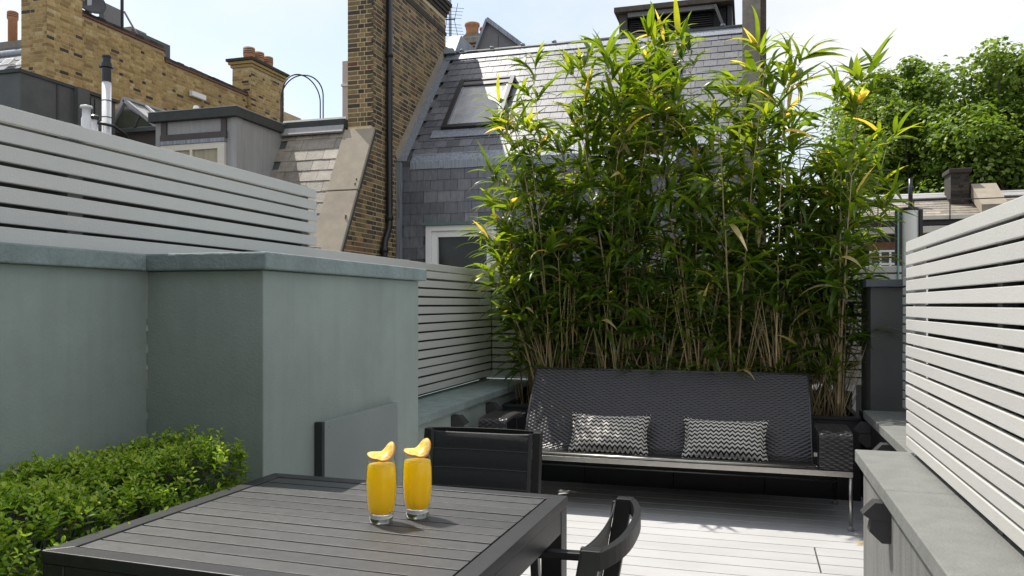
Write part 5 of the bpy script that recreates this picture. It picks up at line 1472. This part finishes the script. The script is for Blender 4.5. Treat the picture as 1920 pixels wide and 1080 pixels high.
    order = sorted(range(len(leaves)), key=lambda i: leaves[i][0].y - 0.8 * leaves[i][5])
    single = set(order[:240])
    fol = MB()
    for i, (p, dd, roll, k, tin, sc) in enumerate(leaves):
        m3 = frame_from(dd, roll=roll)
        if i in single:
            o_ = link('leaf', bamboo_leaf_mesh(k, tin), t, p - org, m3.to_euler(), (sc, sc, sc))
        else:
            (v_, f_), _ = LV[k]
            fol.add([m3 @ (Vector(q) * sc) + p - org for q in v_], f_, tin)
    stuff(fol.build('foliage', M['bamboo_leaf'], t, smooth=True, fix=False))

# ------------------------------------------------------------------ box hedge
hg = thing('box_hedge', 'clipped green box hedge between the grey-green wall and the table', 'hedge')
MB().box(-1.95, -1.515, -0.6, 2.19, 0.0, 0.34).build('trough', M['dark'], hg)
rh = random.Random(5)
hl = MB(); stems = MB()
def hedge_leaf(p, d, tin, s):
    m3 = frame_from(d, roll=rh.uniform(-0.6, 0.6))
    L_, W_ = 0.023 * s, 0.0125 * s
    pts = [(0, 0, 0), (L_ * 0.45, W_ * 0.5, 0.0022), (L_, 0, -0.0015), (L_ * 0.45, -W_ * 0.5, 0.0022), (L_ * 0.5, 0, -0.0008), (L_ * 0.82, W_ * 0.32, 0.001), (L_ * 0.82, -W_ * 0.32, 0.001)]
    hl.add([m3 @ Vector(q) + p for q in pts], [(0, 4, 1), (1, 4, 2, 5), (0, 3, 4), (3, 6, 2, 4)], tin)
HX0, HX1, HY1 = -1.925, -1.50, 2.13
def top_z(x, y): return 0.80 + 0.030 * math.sin(3.1 * y + 1.2) + 0.020 * math.sin(7.3 * y + 9 * x) + 0.012 * math.sin(15 * y - 11 * x) - 0.075 * (abs(x + 1.71) / 0.22) ** 5
def sprig(p, d, n, bright):
    d = d.normalized(); ln = rh.uniform(0.022, 0.055)
    m3 = frame_from(d)
    stems.tube([p - d * 0.03, p + d * ln], [0.0012, 0.0007], 3, 0.3, False)
    for k in range(n):
        f = k / max(1, n - 1)
        q = p + d * ln * f
        for s in (0, 1):
            a = (k % 2) * math.pi / 2 + s * math.pi + rh.uniform(-0.5, 0.5)
            out_ = m3 @ Vector((0.75 - 0.35 * (1 - f), math.cos(a), math.sin(a)))
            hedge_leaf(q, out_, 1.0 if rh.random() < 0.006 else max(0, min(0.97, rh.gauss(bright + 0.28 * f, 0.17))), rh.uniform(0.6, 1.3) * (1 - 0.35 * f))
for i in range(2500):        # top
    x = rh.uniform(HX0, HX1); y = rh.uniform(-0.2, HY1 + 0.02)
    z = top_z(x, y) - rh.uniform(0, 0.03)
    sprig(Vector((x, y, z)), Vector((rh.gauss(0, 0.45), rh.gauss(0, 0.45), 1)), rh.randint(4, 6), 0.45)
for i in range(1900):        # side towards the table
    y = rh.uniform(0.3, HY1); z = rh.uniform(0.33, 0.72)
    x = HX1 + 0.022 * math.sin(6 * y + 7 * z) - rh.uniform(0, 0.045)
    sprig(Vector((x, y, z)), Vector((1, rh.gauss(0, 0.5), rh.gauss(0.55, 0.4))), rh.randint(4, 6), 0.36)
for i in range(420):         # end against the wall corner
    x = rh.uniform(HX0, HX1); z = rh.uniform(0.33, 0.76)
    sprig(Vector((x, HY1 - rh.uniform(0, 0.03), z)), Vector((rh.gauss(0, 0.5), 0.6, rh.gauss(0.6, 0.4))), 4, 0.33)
for i in range(9000):        # inner leaves, shade inside the hedge put into their dark tint
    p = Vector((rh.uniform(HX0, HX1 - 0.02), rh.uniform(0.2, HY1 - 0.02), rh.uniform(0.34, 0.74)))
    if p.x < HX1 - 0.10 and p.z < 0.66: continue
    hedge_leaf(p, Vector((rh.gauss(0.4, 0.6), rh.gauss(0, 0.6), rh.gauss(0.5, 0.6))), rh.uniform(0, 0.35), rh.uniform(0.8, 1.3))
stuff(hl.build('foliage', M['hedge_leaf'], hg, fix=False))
stuff(stems.build('twigs', M['bark'], hg, fix=False))
for k in range(9):
    y = 0.3 + k * 0.22
    MB().tube([(-1.73, y, 0.33), (-1.72 + rh.uniform(-0.05, 0.05), y + 0.03, 0.5), (-1.71 + rh.uniform(-0.1, 0.1), y, 0.70)], [0.012, 0.009, 0.004], 6).build('stem', M['bark'], hg)

# ------------------------------------------------------------------ plane trees beyond the roofs
def plane_tree(base, height, crown_c, crown_r, nblob, nleaf, label, seed):
    rt = random.Random(seed)
    t = thing('plane_tree', label, 'tree', 'plane trees beyond the roofs', base)
    base = Vector(base)
    tr = MB()
    tp = Vector((0, 0, height * 0.55))
    tr.tube([(0, 0, 0), (0.15, 0.1, height * 0.2), (0.1, -0.1, height * 0.4), tp, tp + Vector((0.3, 0.1, height * 0.2))], [0.42, 0.36, 0.28, 0.2, 0.08], 10)
    blobs = []
    for i in range(nblob):
        while True:
            v = Vector((rt.uniform(-1, 1), rt.uniform(-1, 1), rt.uniform(-1, 1)))
            if 0.3 < v.length < 1.08: break
        c = Vector((crown_c[0] + v.x * crown_r[0], crown_c[1] + v.y * crown_r[1], crown_c[2] + v.z * crown_r[2])) - base
        r = rt.choice((0.45, 0.6, 0.8, 1.0, 1.25))
        blobs.append((c, r))
        s = Vector((0.1, 0, rt.uniform(0.3, 0.62) * height))
        tr.tube([s, s.lerp(c, 0.5) + Vector((0, 0, 0.4)), c], [0.10, 0.06, 0.02], 5, 0.5, False)
    tr.build('trunk', M['bark'], t, smooth=True, fix=False)
    cr = MB()
    for c, r in blobs:
        clump_t = rt.gauss(0, 0.10)
        for i in range(nleaf):
            v = Vector((rt.gauss(0, 1), rt.gauss(0, 1), rt.gauss(0, 1))).normalized()
            p = c + Vector((v.x, v.y, v.z * 0.8)) * r * (rt.random() ** 0.42)
            nrm = (v * 0.5 + Vector((rt.gauss(0, 0.5), rt.gauss(0, 0.5), 0.75))).normalized()
            m3 = frame_from(nrm.orthogonal().normalized(), nrm, 0)
            m3 = Matrix.Rotation(rt.uniform(0, 6.28), 3, nrm) @ m3
            s = rt.uniform(0.06, 0.12)
            pts = [(-0.6, 0, 0), (-0.25, 0.75, 0.12), (0.35, 0.62, -0.08), (1.0, 0, -0.2), (0.35, -0.62, 0.1), (-0.25, -0.75, -0.1)]
            cr.add([m3 @ (Vector(q) * s) + p for q in pts], [(0, 3, 2, 1), (0, 5, 4, 3)], max(0, min(1, rt.gauss(0.45 + clump_t, 0.2))))
    stuff(cr.build('crown', M['tree_leaf'], t, fix=False))
T1 = atY(1730, 245, 32.0); T2 = atY(1905, 250, 30.0); T3 = atY(1650, 290, 36.0); T4 = atY(2040, 240, 34.0)
plane_tree((T1.x, 32.0, GZ), 12.5, (T1.x, 32.0, T1.z - 1.3), (2.6, 2.0, 3.5), 96, 360, 'broad leafy plane tree standing behind the dark house chimney', 1)
plane_tree((T2.x, 30.0, GZ), 15.0, (T2.x + 0.3, 30.0, T2.z - 1.1), (2.9, 2.2, 3.9), 108, 360, 'tallest leafy plane tree, rising above the pale sunlit fence', 2)
plane_tree((T3.x, 36.0, GZ), 11.0, (T3.x, 36.0, T3.z - 0.4), (2.0, 2.0, 3.6), 70, 330, 'leafy plane tree half hidden behind the bamboo', 3)
